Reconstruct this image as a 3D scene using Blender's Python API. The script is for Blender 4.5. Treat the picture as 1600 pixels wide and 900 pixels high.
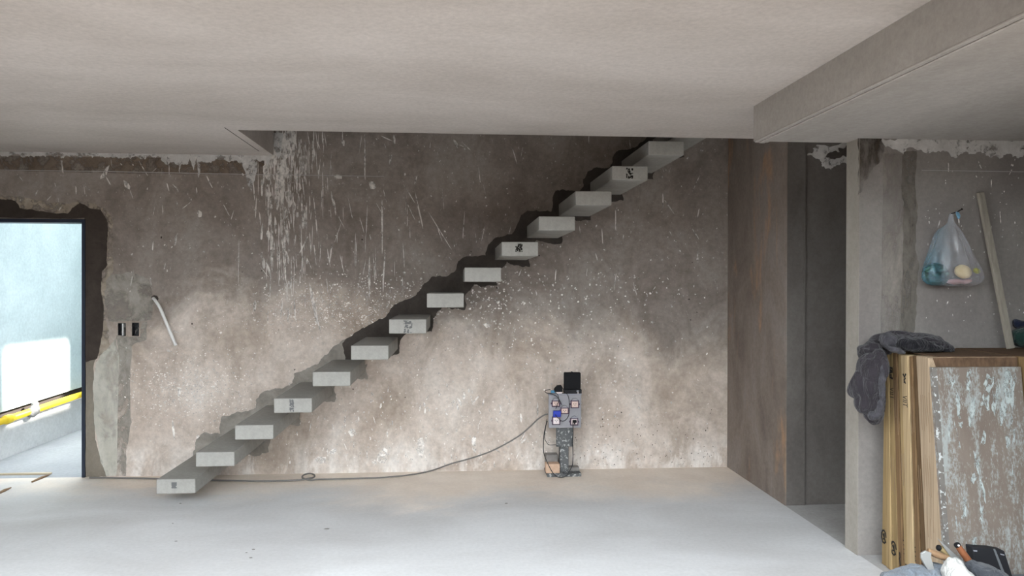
import bpy, bmesh, math, random
from mathutils import Vector, Matrix, noise
from mathutils.geometry import tessellate_polygon

for o in list(bpy.data.objects): bpy.data.objects.remove(o)
scene = bpy.context.scene
C = scene.collection
R = random.Random(11)

# ------------------------------------------------------------------ camera
F, YAW, PITCH, ROLL, EYE = 1200.0, .0748, .0038, .0023, 1.507
CAM = Vector((0, 0, EYE))
_fw = Vector((math.sin(YAW)*math.cos(PITCH), math.cos(YAW)*math.cos(PITCH), -math.sin(PITCH)))
_r0 = Vector((math.cos(YAW), -math.sin(YAW), 0)); _u0 = _r0.cross(_fw)
_r = _r0*math.cos(ROLL) + _u0*math.sin(ROLL); _u = _u0*math.cos(ROLL) - _r0*math.sin(ROLL)
camd = bpy.data.cameras.new('camera'); camo = bpy.data.objects.new('camera', camd); C.objects.link(camo)
camd.sensor_width = 36; camd.lens = 36*F/1600; camd.clip_start = .05
camo.matrix_world = Matrix(((_r.x, _u.x, -_fw.x, 0), (_r.y, _u.y, -_fw.y, 0), (_r.z, _u.z, -_fw.z, EYE), (0, 0, 0, 1)))
scene.camera = camo

# ------------------------------------------------------------------ sky, sun, exposure
w = bpy.data.worlds.new('sky'); scene.world = w; w.use_nodes = True
bg = w.node_tree.nodes['Background']; bg.inputs['Color'].default_value = (.86, .94, 1.0, 1); bg.inputs['Strength'].default_value = 3.2
sd = bpy.data.lights.new('sun', 'SUN'); so = bpy.data.objects.new('sun', sd); C.objects.link(so)
sd.energy = 7.0; sd.angle = .07; sd.color = (1, .95, .86)
SUN_TO = Vector((-1.55, .06, -.95)).normalized()          # the way the sunlight travels
so.rotation_euler = SUN_TO.to_track_quat('-Z', 'Y').to_euler(); so.location = (8, 8, 8)
vs = scene.view_settings
vs.view_transform = 'Standard'; vs.look = 'None'; vs.gamma = 1; vs.exposure = 1.98; vs.use_curve_mapping = False

# ------------------------------------------------------------------ pixel -> place
def ray(x, y): return _r*((x-800)/F) + _u*((450-y)/F) + _fw
def onY(x, y, Y): v = ray(x, y); return CAM + v*(Y/v.y)
def onX(x, y, X): v = ray(x, y); return CAM + v*(X/v.x)
def onZ(x, y, Z): v = ray(x, y); return CAM + v*((Z-EYE)/v.z)

WALL = 6.224; CEIL = 2.53; RW = 4.13; SOF = 2.33

# ------------------------------------------------------------------ materials
def mat(name, col, rough=.8, spec=.3, metal=0):
    m = bpy.data.materials.new(name); m.use_nodes = True
    b = m.node_tree.nodes['Principled BSDF']
    b.inputs['Base Color'].default_value = (*col, 1); b.inputs['Roughness'].default_value = rough
    b.inputs['Specular IOR Level'].default_value = spec; b.inputs['Metallic'].default_value = metal
    return m
class NT:
    """small helper to chain shader nodes"""
    def __init__(s, m): s.t = m.node_tree; s.b = s.t.nodes['Principled BSDF']
    def n(s, typ, **kw):
        n = s.t.nodes.new(typ)
        for k, v in kw.items():
            if k in n.inputs: n.inputs[k].default_value = v
            else: setattr(n, k, v)
        return n
    def l(s, a, b): s.t.links.new(a, b)
    def coords(s, scale=(1, 1, 1), loc=(0, 0, 0), rot=(0, 0, 0)):
        tc = s.n('ShaderNodeTexCoord'); mp = s.n('ShaderNodeMapping')
        mp.inputs['Scale'].default_value = scale; mp.inputs['Location'].default_value = loc; mp.inputs['Rotation'].default_value = rot
        s.l(tc.outputs['Object'], mp.inputs['Vector']); return mp.outputs['Vector']
    def noise(s, scale, detail=6, rough=.6, vec=None, dist=0):
        n = s.n('ShaderNodeTexNoise'); n.inputs['Scale'].default_value = scale; n.inputs['Detail'].default_value = detail
        n.inputs['Roughness'].default_value = rough; n.inputs['Distortion'].default_value = dist
        s.l(vec if vec is not None else s.coords(), n.inputs['Vector']); return n.outputs['Fac']
    def ramp(s, fac, stops):
        r = s.n('ShaderNodeValToRGB'); e = r.color_ramp.elements
        while len(e) < len(stops): e.new(.5)
        for el, (p, c) in zip(e, stops):
            el.position = p; el.color = (*c, 1) if isinstance(c, tuple) else (c, c, c, 1)
        s.l(fac, r.inputs['Fac']); return r.outputs['Color']
    def mix(s, fac, a, b, mode='MIX'):
        m = s.n('ShaderNodeMix'); m.data_type = 'RGBA'; m.blend_type = mode
        for v, k in ((fac, 0), (a, 6), (b, 7)):
            if isinstance(v, tuple): m.inputs[k].default_value = (*v, 1)
            elif isinstance(v, (int, float)): m.inputs[k].default_value = v
            else: s.l(v, m.inputs[k])
        return m.outputs[2]
    def math(s, op, a, b=0., clamp=False):
        m = s.n('ShaderNodeMath', operation=op); m.use_clamp = clamp
        for v, k in ((a, 0), (b, 1)):
            if isinstance(v, (int, float)): m.inputs[k].default_value = v
            else: s.l(v, m.inputs[k])
        return m.outputs[0]
    def rng(s, v, a, b, c=0., d=1.):
        m = s.n('ShaderNodeMapRange'); m.clamp = True; m.interpolation_type = 'SMOOTHSTEP'
        for k, x in ((1, a), (2, b), (3, c), (4, d)): m.inputs[k].default_value = x
        s.l(v, m.inputs[0]); return m.outputs[0]
    def xyz(s):
        tc = s.n('ShaderNodeTexCoord'); sp = s.n('ShaderNodeSeparateXYZ'); s.l(tc.outputs['Object'], sp.inputs[0]); return sp.outputs
    def bump(s, h, strength=.3, dist=.01):
        b = s.n('ShaderNodeBump'); b.inputs['Strength'].default_value = strength; b.inputs['Distance'].default_value = dist
        s.l(h, b.inputs['Height']); s.l(b.outputs['Normal'], s.b.inputs['Normal'])
    def col(s, c): s.l(c, s.b.inputs['Base Color'])

def plaster(name, lo, hi, scale=1.6, rough=.9, streak=None, bump=.25, alpha=None):
    m = mat(name, hi, rough, .15); t = NT(m)
    v = t.coords(streak or (1, 1, 1))
    a = t.ramp(t.noise(scale, 7, .62, v, .4), [(.34, lo), (.66, hi)])
    g = t.ramp(t.noise(38, 4, .7), [(.3, .88), (.7, 1.06)])
    t.col(t.mix(1, a, g, 'MULTIPLY')); t.bump(t.noise(70, 5, .7), bump, .006)
    if alpha:
        sc_, a0, a1, mn, stq = alpha
        t.l(t.rng(t.noise(sc_, 6, .68, t.coords(stq, (3, 7, 5)), .4), a0, a1, mn, 1), t.b.inputs['Alpha'])
    return m

M = {}
# the long unpainted wall behind the stairs
def make_wall_back():
    m = mat('plaster_stair_wall', (.3, .27, .24), .92, .12); t = NT(m); x, y, z = t.xyz()
    big = t.noise(1.1, 6, .6, None, .6)
    base = t.ramp(big, [(.30, (.225, .194, .172)), (.5, (.295, .256, .228)), (.70, (.335, .300, .274))])
    warm = t.ramp(t.noise(2.3, 5, .6, t.coords((1, 1, .6), (3, 1, 7))), [(.35, (.52, .435, .37)), (.55, (.64, .56, .495)), (.72, (.68, .62, .565))])
    # lime dust splashed over the lower part: ragged upper limit that drops away towards the right
    edge = t.math('ADD', t.math('MULTIPLY', t.noise(1.9, 7, .68, None, .5), 1.25), t.math('MULTIPLY', x, -.10))
    lim = t.rng(t.math('ADD', t.math('ADD', z, t.rng(x, -1.9, -2.75, 0, .38)), t.math('MULTIPLY', edge, -1.0)), .30, .86, 1, 0)
    earth = t.rng(t.noise(1.7, 6, .66, t.coords((1, 1, .8), (2, 8, 4)), .6), .50, .66)
    warm = t.mix(t.math('MULTIPLY', earth, .55), warm, (.40, .33, .275))
    foot = t.math('MULTIPLY', t.rng(z, .34, .04), t.rng(t.noise(6, 6, .7, t.coords((1.2, 1, .5), (7, 1, 2)), .5), .44, .60))
    warm = t.mix(t.math('MULTIPLY', foot, .8), warm, (.80, .755, .71))
    c = t.mix(lim, base, warm)
    stain = t.ramp(t.noise(2.7, 7, .68, t.coords((1, 1, .7), (9, 2, 1)), .9), [(.38, (.60, .56, .52)), (.50, (.86, .84, .82)), (.60, 1.0)])
    c = t.mix(.6, c, stain, 'MULTIPLY')
    grain = t.ramp(t.noise(22, 6, .72), [(.30, .80), (.55, 1.0), (.72, 1.14)])
    c = t.mix(1, c, grain, 'MULTIPLY')
    speck = t.rng(t.noise(55, 3, .6, t.coords((1, 1, .7), (4, 0, 2))), .66, .72)
    c = t.mix(t.math('MULTIPLY', speck, .5), c, (.60, .56, .52))
    t.col(c); t.bump(t.noise(45, 6, .7), .3, .006); return m
M['wall'] = make_wall_back()
M['wall_r'] = plaster('plaster_grey_wall', (.195, .175, .162), (.27, .247, .228), 1.8, streak=(1, 1, .7))
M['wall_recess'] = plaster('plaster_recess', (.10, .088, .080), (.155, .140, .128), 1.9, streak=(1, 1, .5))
M['jamb'] = plaster('plaster_pale_jamb', (.255, .23, .20), (.325, .295, .26), 2.5, streak=(1, 1, .3))  # jamb face paler than the front of the right wall
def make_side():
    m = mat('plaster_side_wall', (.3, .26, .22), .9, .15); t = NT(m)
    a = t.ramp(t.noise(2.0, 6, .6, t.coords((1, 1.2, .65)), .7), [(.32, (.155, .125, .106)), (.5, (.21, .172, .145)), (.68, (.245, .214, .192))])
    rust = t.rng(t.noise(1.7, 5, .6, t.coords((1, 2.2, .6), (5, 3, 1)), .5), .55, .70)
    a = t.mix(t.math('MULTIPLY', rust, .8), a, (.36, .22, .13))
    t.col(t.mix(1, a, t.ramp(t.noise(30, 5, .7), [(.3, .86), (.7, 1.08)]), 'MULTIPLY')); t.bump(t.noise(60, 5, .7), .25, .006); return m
M['side'] = make_side()
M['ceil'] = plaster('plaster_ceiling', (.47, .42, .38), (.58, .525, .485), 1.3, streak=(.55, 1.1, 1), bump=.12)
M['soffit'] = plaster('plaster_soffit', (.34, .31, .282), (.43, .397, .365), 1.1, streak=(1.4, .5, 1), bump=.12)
def make_floor():
    m = mat('screed_floor', (.6, .6, .6), .62, .25); t = NT(m); x, y, z = t.xyz()
    base = t.ramp(t.noise(1.2, 6, .55, t.coords((.8, 1.4, 1)), .6), [(.32, (.50, .49, .485)), (.66, (.60, .595, .595))])
    brown = t.ramp(t.noise(2.6, 6, .6), [(.3, (.70, .595, .505)), (.7, (.84, .745, .655))])
    e = t.math('ADD', y, t.math('MULTIPLY', t.math('SUBTRACT', t.noise(1.4, 6, .6, t.coords((.9, 1, 1), (2, 5, 0)), .4), .5), 1.5))
    e = t.math('ADD', e, t.math('MULTIPLY', t.math('ABSOLUTE', t.math('SUBTRACT', x, .35)), -.16))
    c = t.mix(t.rng(e, 5.0, 5.75), base, brown)
    c = t.mix(t.math('MULTIPLY', t.rng(t.noise(5, 7, .7, t.coords((.6, 2.4, 1))), .62, .72), .35), c, (.70, .70, .70))
    t.col(t.mix(1, c, t.ramp(t.noise(40, 4, .7), [(.3, .93), (.7, 1.05)]), 'MULTIPLY'))
    t.bump(t.noise(14, 6, .6), .12, .01); return m
M['floor'] = make_floor()
M['floor_r'] = plaster('screed_shade_tone', (.34, .325, .31), (.44, .425, .41), 2)  # soft floor shade on the right, put into a darker colour
M['step'] = plaster('cast_concrete', (.295, .284, .262), (.362, .350, .325), 3, .85, bump=.06)
M['out_wall'] = plaster('white_render', (.46, .53, .54), (.56, .63, .64), 2.0)
M['out_low'] = plaster('grey_render', (.56, .55, .55), (.66, .65, .65), 2.2)
M['dab'] = plaster('grey_dab', (.16, .16, .16), (.24, .24, .24), 12)
M['out_floor'] = plaster('outdoor_screed', (.38, .385, .40), (.45, .455, .47), 1.5)
M['ground'] = plaster('yard_ground', (.065, .055, .045), (.10, .08, .065), .6)
M['sky_block'] = plaster('sky_block_dark', (.09, .065, .05), (.13, .10, .08), 2)  # dark tone for the added wall behind the camera
M['mortar'] = plaster('dry_mortar', (.22, .20, .175), (.34, .31, .275), 6, streak=(1, 1, 1))
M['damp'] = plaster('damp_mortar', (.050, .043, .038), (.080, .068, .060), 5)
M['damp2'] = plaster('damp_mortar_brown', (.042, .033, .028), (.07, .056, .047), 4)
M['damp3'] = plaster('drying_mortar', (.17, .145, .115), (.24, .21, .17), 3, streak=(1, 1, .4))
M['pale'] = plaster('pale_plaster', (.44, .42, .36), (.58, .56, .50), 4, streak=(1.4, 1, .4), alpha=(7, .30, .55, .35, (1, 1, .5)))
M['rim'] = plaster('mortar_rim', (.24, .20, .16), (.42, .36, .29), 9, alpha=(11, .36, .56, .0, (1, 1, 1)))
M['smooth'] = plaster('smooth_plaster', (.27, .245, .215), (.37, .34, .30), 3, alpha=(5, .32, .62, .1, (1, 1, 1)))
M['chase'] = plaster('filled_chase', (.25, .225, .195), (.36, .33, .29), 4, streak=(1, 1, .3), alpha=(6, .32, .58, .15, (1, 1, .5)))
M['strip'] = plaster('old_brown_mortar', (.15, .115, .088), (.22, .175, .138), 5, alpha=(9, .34, .60, .1, (1, 1, 1)))
M['white'] = plaster('white_spackle', (.46, .44, .42), (.62, .60, .58), 9, alpha=(16, .34, .48, .25, (1, 1, 1)))
M['dampsoft'] = plaster('damp_stain', (.06, .05, .04), (.12, .10, .083), 5, alpha=(8, .34, .62, .1, (1, 1, .5)))
M['chalk'] = mat('chalk', (.40, .38, .36), .9, .1)
M['splat'] = plaster('plaster_splash', (.58, .54, .50), (.76, .715, .67), 12, bump=.1, alpha=(34, .32, .58, .15, (1, 1, .5)))
M['dots'] = plaster('lime_specks', (.82, .765, .71), (.93, .885, .84), 12, bump=.1, alpha=(30, .32, .62, .1, (1, 1, 1)))
M['pit'] = mat('dark_pits', (.06, .05, .045), .9, .1)
M['navy'] = mat('navy_metal', (.012, .018, .035), .45, .4)
M['black'] = mat('black_plastic', (.010, .010, .011), .7, .12)
M['black2'] = mat('black_worn_plastic', (.014, .014, .016), .65, .2)
M['bluep'] = mat('blue_plastic', (.01, .035, .38), .4, .5)
M['greyp'] = mat('grey_board', (.26, .26, .29), .6, .3)
M['pink'] = mat('pinkish_socket', (.62, .46, .40), .5, .3)
M['lpink'] = mat('pale_socket', (.78, .68, .66), .5, .3)
M['purple'] = mat('violet_brown_plastic', (.075, .045, .075), .5, .3)
M['wireblk'] = mat('black_cable', (.02, .02, .022), .5, .3)
M['wiregry'] = mat('grey_cable', (.17, .16, .15), .7, .2)
M['pvc'] = mat('white_conduit', (.72, .71, .69), .5, .3)
M['yellow'] = mat('yellow_conduit', (.80, .56, .02), .45, .4)
M['inbox'] = plaster('box_inside', (.012, .012, .014), (.06, .062, .066), 30)
M['ink'] = mat('black_ink', (.02, .018, .016), .8, .1)
M['smudge'] = mat('grey_smudge', (.13, .13, .13), .8, .1)
M['steel'] = mat('dull_steel', (.30, .30, .29), .5, .4, .5)
M['brick'] = plaster('clay_brick', (.50, .34, .24), (.60, .42, .31), 12)
M['offcut'] = plaster('grey_offcut', (.20, .185, .175), (.27, .25, .235), 9)
def spotted(name, lo, hi, dot, s=60, th=.64):
    m = mat(name, hi, .85, .2); t = NT(m)
    a = t.ramp(t.noise(6, 6, .65), [(.3, lo), (.7, hi)])
    t.col(t.mix(t.rng(t.noise(s, 3, .6), th, th+.05), a, dot)); t.bump(t.noise(50, 4, .7), .3, .004); return m
M['post'] = spotted('spattered_wood', (.075, .078, .08), (.13, .133, .135), (.42, .42, .41), 55, .57)
M['panel'] = spotted('spattered_grey_panel', (.27, .262, .278), (.34, .332, .345), (.55, .54, .53), 45, .68)
def card(name, c, k=.86):
    m = mat(name, c, .85, .15); t = NT(m)
    a = t.ramp(t.noise(5, 5, .6, t.coords((2, 14, .35))), [(.3, tuple(v*k for v in c)), (.7, c)])
    f = t.ramp(t.noise(34, 3, .6, t.coords((1, 6, .05))), [(.35, .66), (.62, 1.06)])
    t.col(t.mix(1, a, f, 'MULTIPLY')); t.bump(t.noise(30, 4, .6), .1, .004); return m
CARD = [card('cardboard_%s' % n, c) for n, c in (('tan', (.27, .185, .088)), ('ochre', (.33, .23, .115)), ('light', (.40, .29, .165)),
        ('red', (.165, .10, .050)), ('brown', (.115, .070, .036)), ('pale', (.37, .275, .185)))]
M['cardfront'] = card('cardboard_plain', (.125, .077, .047))
M['cardyel'] = card('cardboard_yellow', (.22, .14, .065))
def wood(name, a, b, sc=(9, 9, 1)):
    m = mat(name, b, .6, .3); t = NT(m)
    t.col(t.ramp(t.noise(6, 6, .6, t.coords(sc), .8), [(.3, a), (.7, b)])); t.bump(t.noise(18, 4, .6, t.coords(sc)), .1, .003); return m
M['batten'] = wood('old_batten', (.21, .185, .15), (.30, .27, .225))
M['lath'] = wood('pale_lath', (.46, .38, .26), (.60, .50, .36), (1, 12, 12))
M['handle'] = wood('orange_wood', (.15, .05, .02), (.24, .09, .04))
M['handle2'] = wood('brown_wood', (.17, .10, .055), (.27, .17, .095))
M['handle3'] = wood('olive_wood', (.22, .16, .075), (.32, .24, .12))
def make_board():
    m = mat('plastered_plywood', (.2, .16, .13), .85, .2); t = NT(m)
    b = t.ramp(t.noise(4, 6, .6, t.coords((1, 1, .4))), [(.3, (.125, .097, .079)), (.7, (.18, .147, .122))])
    col = t.noise(8, 5, .6, t.coords((1.5, 1, .22), (1.4, 0, .2)), .4)
    fine = t.noise(75, 5, .75, t.coords((1.4, 1, .6)))
    s = t.math('ADD', t.math('MULTIPLY', col, .60), t.math('MULTIPLY', fine, .50))
    c = t.mix(t.math('MULTIPLY', t.rng(s, .535, .65), .75), b, (.29, .315, .305))
    t.col(c); t.bump(s, .3, .006); return m
M['board'] = make_board()
def cloth(name, c, k=.6, s=9):
    m = mat(name, c, .9, .15); m.node_tree.nodes['Principled BSDF'].inputs['Sheen Weight'].default_value = .15; t = NT(m)
    t.col(t.ramp(t.noise(s, 5, .6), [(.3, tuple(v*k for v in c)), (.7, c)])); t.bump(t.noise(11, 4, .55, t.coords((1.6, 1.6, .7), (1, 2, 3), (.3, .5, .2)), 1.6), .9, .035); return m
M['jacket'] = cloth('grey_violet_cloth', (.032, .027, .032))
M['jacketdk'] = cloth('dark_lining', (.011, .010, .013))
M['jackettr'] = cloth('silvery_trim', (.07, .066, .075), .35, 40)
M['greencl'] = cloth('dark_green_cloth', (.012, .035, .028))
M['navycl'] = cloth('navy_cloth', (.012, .016, .035))
M['whitecl'] = cloth('white_cloth', (.44, .43, .405), .8)
M['darkcl'] = cloth('slate_cloth', (.055, .06, .07))
M['bluecl'] = cloth('light_blue_cloth', (.16, .185, .215), .6)
M['tub'] = mat('grey_tub', (.10, .105, .11), .7, .3)
M['green'] = None
def make_greenball():
    m = mat('green_striped_wrap', (.03, .09, .06), .45, .4); t = NT(m)
    t.col(t.ramp(t.noise(16, 3, .6, t.coords((1, 1, 2.6), (0, 0, 0), (0, .7, 0)), 1.2), [(.40, (.004, .014, .010)), (.54, (.012, .045, .030)), (.64, (.08, .16, .13))])); return m
M['green'] = make_greenball()
M['bun'] = mat('pale_yellow_wrap', (.70, .56, .30), .6, .3)
M['lemon'] = mat('yellow_green_wrap', (.55, .55, .06), .5, .3)
M['rose'] = mat('rose_wrap', (.46, .27, .27), .5, .3)
def make_bag():
    m = bpy.data.materials.new('thin_plastic_bag'); m.use_nodes = True; t = m.node_tree
    for n in list(t.nodes): t.nodes.remove(n)
    out = t.nodes.new('ShaderNodeOutputMaterial'); tr = t.nodes.new('ShaderNodeBsdfTransparent'); tl = t.nodes.new('ShaderNodeBsdfTranslucent')
    df = t.nodes.new('ShaderNodeBsdfDiffuse'); gl = t.nodes.new('ShaderNodeBsdfGlossy')
    tc = t.nodes.new('ShaderNodeTexCoord'); sp = t.nodes.new('ShaderNodeSeparateXYZ'); t.links.new(tc.outputs['Object'], sp.inputs[0])
    no = t.nodes.new('ShaderNodeTexNoise'); no.inputs['Scale'].default_value = 9; t.links.new(tc.outputs['Object'], no.inputs['Vector'])
    ad = t.nodes.new('ShaderNodeMath'); ad.operation = 'MULTIPLY_ADD'; ad.inputs[1].default_value = .18; t.links.new(no.outputs['Fac'], ad.inputs[0]); t.links.new(sp.outputs[0], ad.inputs[2])
    rp = t.nodes.new('ShaderNodeValToRGB'); e = rp.color_ramp.elements
    e[0].position = .08; e[0].color = (.20, .50, .68, 1); e[1].position = .20; e[1].color = (.74, .74, .79, 1)
    t.links.new(ad.outputs[0], rp.inputs[0])
    for s in (tl, df): t.links.new(rp.outputs[0], s.inputs['Color'])
    gl.inputs['Roughness'].default_value = .22
    m1 = t.nodes.new('ShaderNodeMixShader'); m1.inputs[0].default_value = .5; t.links.new(df.outputs[0], m1.inputs[1]); t.links.new(tl.outputs[0], m1.inputs[2])
    m2 = t.nodes.new('ShaderNodeMixShader'); m2.inputs[0].default_value = .10; t.links.new(m1.outputs[0], m2.inputs[1]); t.links.new(gl.outputs[0], m2.inputs[2])
    m3 = t.nodes.new('ShaderNodeMixShader'); m3.inputs[0].default_value = .30; t.links.new(tr.outputs[0], m3.inputs[1]); t.links.new(m2.outputs[0], m3.inputs[2])
    t.links.new(m3.outputs[0], out.inputs['Surface']); return m
M['bag'] = make_bag()

# ------------------------------------------------------------------ builders
def tag(o, label=None, cat=None, group=None, kind=None):
    if label: o['label'] = label
    if cat: o['category'] = cat
    if group: o['group'] = group
    if kind: o['kind'] = kind
    return o
def link(name, me, m, parent=None, smooth=False):
    o = bpy.data.objects.new(name, me); C.objects.link(o)
    if m: me.materials.append(m)
    if parent:
        o.parent = parent; o.matrix_parent_inverse = Matrix.Translation(parent.location).inverted() if parent.type == 'EMPTY' and parent.rotation_euler.z == 0 else parent.matrix_basis.inverted()
    if smooth:
        for p in me.polygons: p.use_smooth = True
    return o
def obj(name, bm, m, parent=None, smooth=False):
    bmesh.ops.recalc_face_normals(bm, faces=bm.faces)
    me = bpy.data.meshes.new(name); bm.to_mesh(me); bm.free(); return link(name, me, m, parent, smooth)
def empty(name, loc):
    o = bpy.data.objects.new(name, None); o.location = loc; o.empty_display_size = .1; C.objects.link(o); return o
def box(bm, a, b, bev=0, rot=None, piv=None, seg=1):
    a = Vector(a); b = Vector(b); r = bmesh.ops.create_cube(bm, size=1); vs_ = r['verts']
    for v in vs_: v.co = Vector((a.x+(v.co.x+.5)*(b.x-a.x), a.y+(v.co.y+.5)*(b.y-a.y), a.z+(v.co.z+.5)*(b.z-a.z)))
    if bev:
        ed = list({e for v in vs_ for e in v.link_edges})
        g = bmesh.ops.bevel(bm, geom=ed, offset=bev, segments=seg, affect='EDGES', profile=.5); vs_ = list({v for f in g['faces'] for v in f.verts} | {v for v in vs_ if v.is_valid})
    if rot is not None: bmesh.ops.rotate(bm, verts=vs_, cent=piv or (a+b)/2, matrix=rot)
    return bm
def boxes(*lst, bev=0):
    bm = bmesh.new()
    for a, b in lst: box(bm, a, b, bev)
    return bm
def prism(bm, pts, n, depth):
    """closed polygon (3D points) pushed along n by depth"""
    n = Vector(n)*depth
    a = [bm.verts.new(p) for p in pts]; b = [bm.verts.new(Vector(p)+n) for p in pts]
    if len(a) > 12:
        for t in tessellate_polygon([[Vector(p) for p in pts]]):
            bm.faces.new([a[i] for i in t]); bm.faces.new([b[i] for i in reversed(t)])
    else: bm.faces.new(a); bm.faces.new(b[::-1])
    for i in range(len(a)): j = (i+1) % len(a); bm.faces.new((a[i], b[i], b[j], a[j]))
    return bm
def catmull(pts, n=6, closed=False):
    pts = [Vector(p) for p in pts]; out = []; L = len(pts)
    for i in range(L-1 if not closed else L):
        p0 = pts[i-1] if (i or closed) else pts[0]; p1 = pts[i]; p2 = pts[(i+1) % L]; p3 = pts[(i+2) % L] if (closed or i+2 < L) else pts[-1]
        for k in range(n):
            t = k/n; out.append(.5*((2*p1)+(p2-p0)*t+(2*p0-5*p1+4*p2-p3)*t*t+(3*p1-p0-3*p2+p3)*t**3))
    if not closed: out.append(pts[-1])
    return out
def tube(bm, path, r, seg=8, cap=True):
    path = [Vector(p) for p in path]; rings = []; N = len(path); up = Vector((0, 0, 1)); prev = None
    for i, p in enumerate(path):
        d = (path[min(i+1, N-1)]-path[max(i-1, 0)]).normalized()
        if prev is None: s = d.cross(up) if abs(d.z) < .95 else d.cross(Vector((1, 0, 0)))
        else: s = prev-d*prev.dot(d)
        s.normalize(); prev = s; q = d.cross(s); rr = r[i] if isinstance(r, (list, tuple)) else r
        rings.append([bm.verts.new(p+(s*math.cos(2*math.pi*k/seg)+q*math.sin(2*math.pi*k/seg))*rr) for k in range(seg)])
    for a, b in zip(rings, rings[1:]):
        for k in range(seg): bm.faces.new((a[k], a[(k+1) % seg], b[(k+1) % seg], b[k]))
    if cap: bm.faces.new(rings[0][::-1]); bm.faces.new(rings[-1])
    return bm
def ragged(pts, rough=.2, depth=3, rnd=None):
    """2D outline with fractal edges"""
    rnd = rnd or R; out = [Vector(p) for p in pts]
    for d in range(depth):
        nx = []
        for i, p in enumerate(out):
            q = out[(i+1) % len(out)]; e = q-p; L = e.length; nx.append(p)
            if L > 2.2:
                nrm = Vector((-e.y, e.x))/L; nx.append((p+q)/2+nrm*min(L, 14)*rnd.uniform(-rough, rough))
        out = nx
    return out
def patch(name, pts, m, parent, Y=WALL, off=.002, rough=.2, depth=3, keep=None):
    """a skim of mortar with a ragged outline (photo pixels on a wall plane) laid proud on the wall"""
    out = ragged(pts, rough, depth) if depth else [Vector(p) for p in pts]
    bm = bmesh.new()
    if m.node_tree.nodes['Principled BSDF'].inputs['Alpha'].is_linked:      # worn skim: a single thin skin
        pts3 = [onY(p.x, p.y, Y)+Vector((0, -.0003-off*.25, 0)) for p in out]; vv = [bm.verts.new(p) for p in pts3]
        for t in tessellate_polygon([pts3]): bm.faces.new([vv[i] for i in t])
    else: prism(bm, [onY(p.x, p.y, Y-.0004) for p in out], (0, -1, 0), off)
    return obj(name, bm, m, parent)
def struct(name, bm, m, parent=None, label=None):
    o = obj(name, bm, m, parent)
    if not parent: o['kind'] = 'structure'
    if label: o['label'] = label
    return o
def holed(xs, zs, y0, y1, holes):
    """wall slab in X/Z with rectangular holes"""
    X = sorted(set(xs+[h[i] for h in holes for i in (0, 1)])); Z = sorted(set(zs+[h[i] for h in holes for i in (2, 3)]))
    bm = bmesh.new(); V = {}
    def v(i, j, k):
        if (i, j, k) not in V: V[i, j, k] = bm.verts.new((X[i], (y0, y1)[k], Z[j]))
        return V[i, j, k]
    solid = lambda i, j: 0 <= i < len(X)-1 and 0 <= j < len(Z)-1 and not any(h[0]-1e-6 <= X[i] and X[i+1] <= h[1]+1e-6 and h[2]-1e-6 <= Z[j] and Z[j+1] <= h[3]+1e-6 for h in holes)
    for i in range(len(X)-1):
        for j in range(len(Z)-1):
            if not solid(i, j): continue
            bm.faces.new((v(i, j, 0), v(i+1, j, 0), v(i+1, j+1, 0), v(i, j+1, 0))); bm.faces.new((v(i, j, 1), v(i, j+1, 1), v(i+1, j+1, 1), v(i+1, j, 1)))
            for di, dj, a, b in ((-1, 0, (i, j), (i, j+1)), (1, 0, (i+1, j), (i+1, j+1)), (0, -1, (i, j), (i+1, j)), (0, 1, (i, j+1), (i+1, j+1))):
                if not solid(i+di, j+dj): bm.faces.new((v(*a, 0), v(*b, 0), v(*b, 1), v(*a, 1)))
    return bm

# ------------------------------------------------------------------ the room
XL, XR, YF = -3.90, 4.6, 2.0
DR = (-3.66, -2.868, -.001, 2.012)                               # rough door opening
SW = [(-2.627, -2.566, 1.101, 1.202), (-2.521, -2.466, 1.101, 1.205)]
wall_back = struct('wall_back', holed([XL-.15, 2.262], [0, 5.0], WALL, WALL+.15, [(DR[0], DR[1], 0, DR[3])]+SW), M['wall'])
struct('wall_side', boxes(((2.262, 5.10, 0), (2.270, WALL+.15, 5.0))), M['side'])
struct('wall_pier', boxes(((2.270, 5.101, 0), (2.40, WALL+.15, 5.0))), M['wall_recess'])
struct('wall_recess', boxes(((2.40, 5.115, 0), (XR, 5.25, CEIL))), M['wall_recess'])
wall_right = struct('wall_right', boxes(((2.2520, RW, 0), (XR, RW+.136, SOF))), M['wall_r'])
o = obj('jamb_face', boxes(((2.2490, RW-.001, 0), (2.2521, RW+.137, SOF))), M['jamb'], wall_right)
struct('wall_far_right', boxes(((XR, YF, 0), (XR+.15, 5.25, CEIL))), M['wall_r'])
struct('wall_left', boxes(((XL-.15, YF, 0), (XL, WALL, CEIL))), M['wall_r'])
struct('wall_light_stop', boxes(((2.55, YF, 0), (2.70, 2.35, SOF))), M['wall_r'])  # unseen wall stub, added to hold light off the right side
struct('wall_front_added', boxes(((XL, YF-.15, 2.31), (XR+.15, YF, CEIL)), ((2.55, YF-.15, 0), (XR+.15, YF, 2.31)), ((XL-.15, YF-.15, 0), (-3.75, YF, CEIL))), M['wall_r'])  # invented open front, lintel and opening shaped to steer the daylight
floor = struct('floor', boxes(((XL, YF, -.1), (2.262, WALL, 0))), M['floor'])
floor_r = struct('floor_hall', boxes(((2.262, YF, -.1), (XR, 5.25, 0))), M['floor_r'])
WX0, WX1, WY = -1.434, 2.262, 5.213
ceil = struct('ceiling', holed([0], [0], 0, 1, []) if False else boxes(((XL, YF, CEIL), (XR, WY, CEIL+.2)), ((XL, WY, CEIL), (WX0, WALL, CEIL+.2)), ((WX1, WY, CEIL), (XR, 5.25, CEIL+.2))), M['ceil'])
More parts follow.
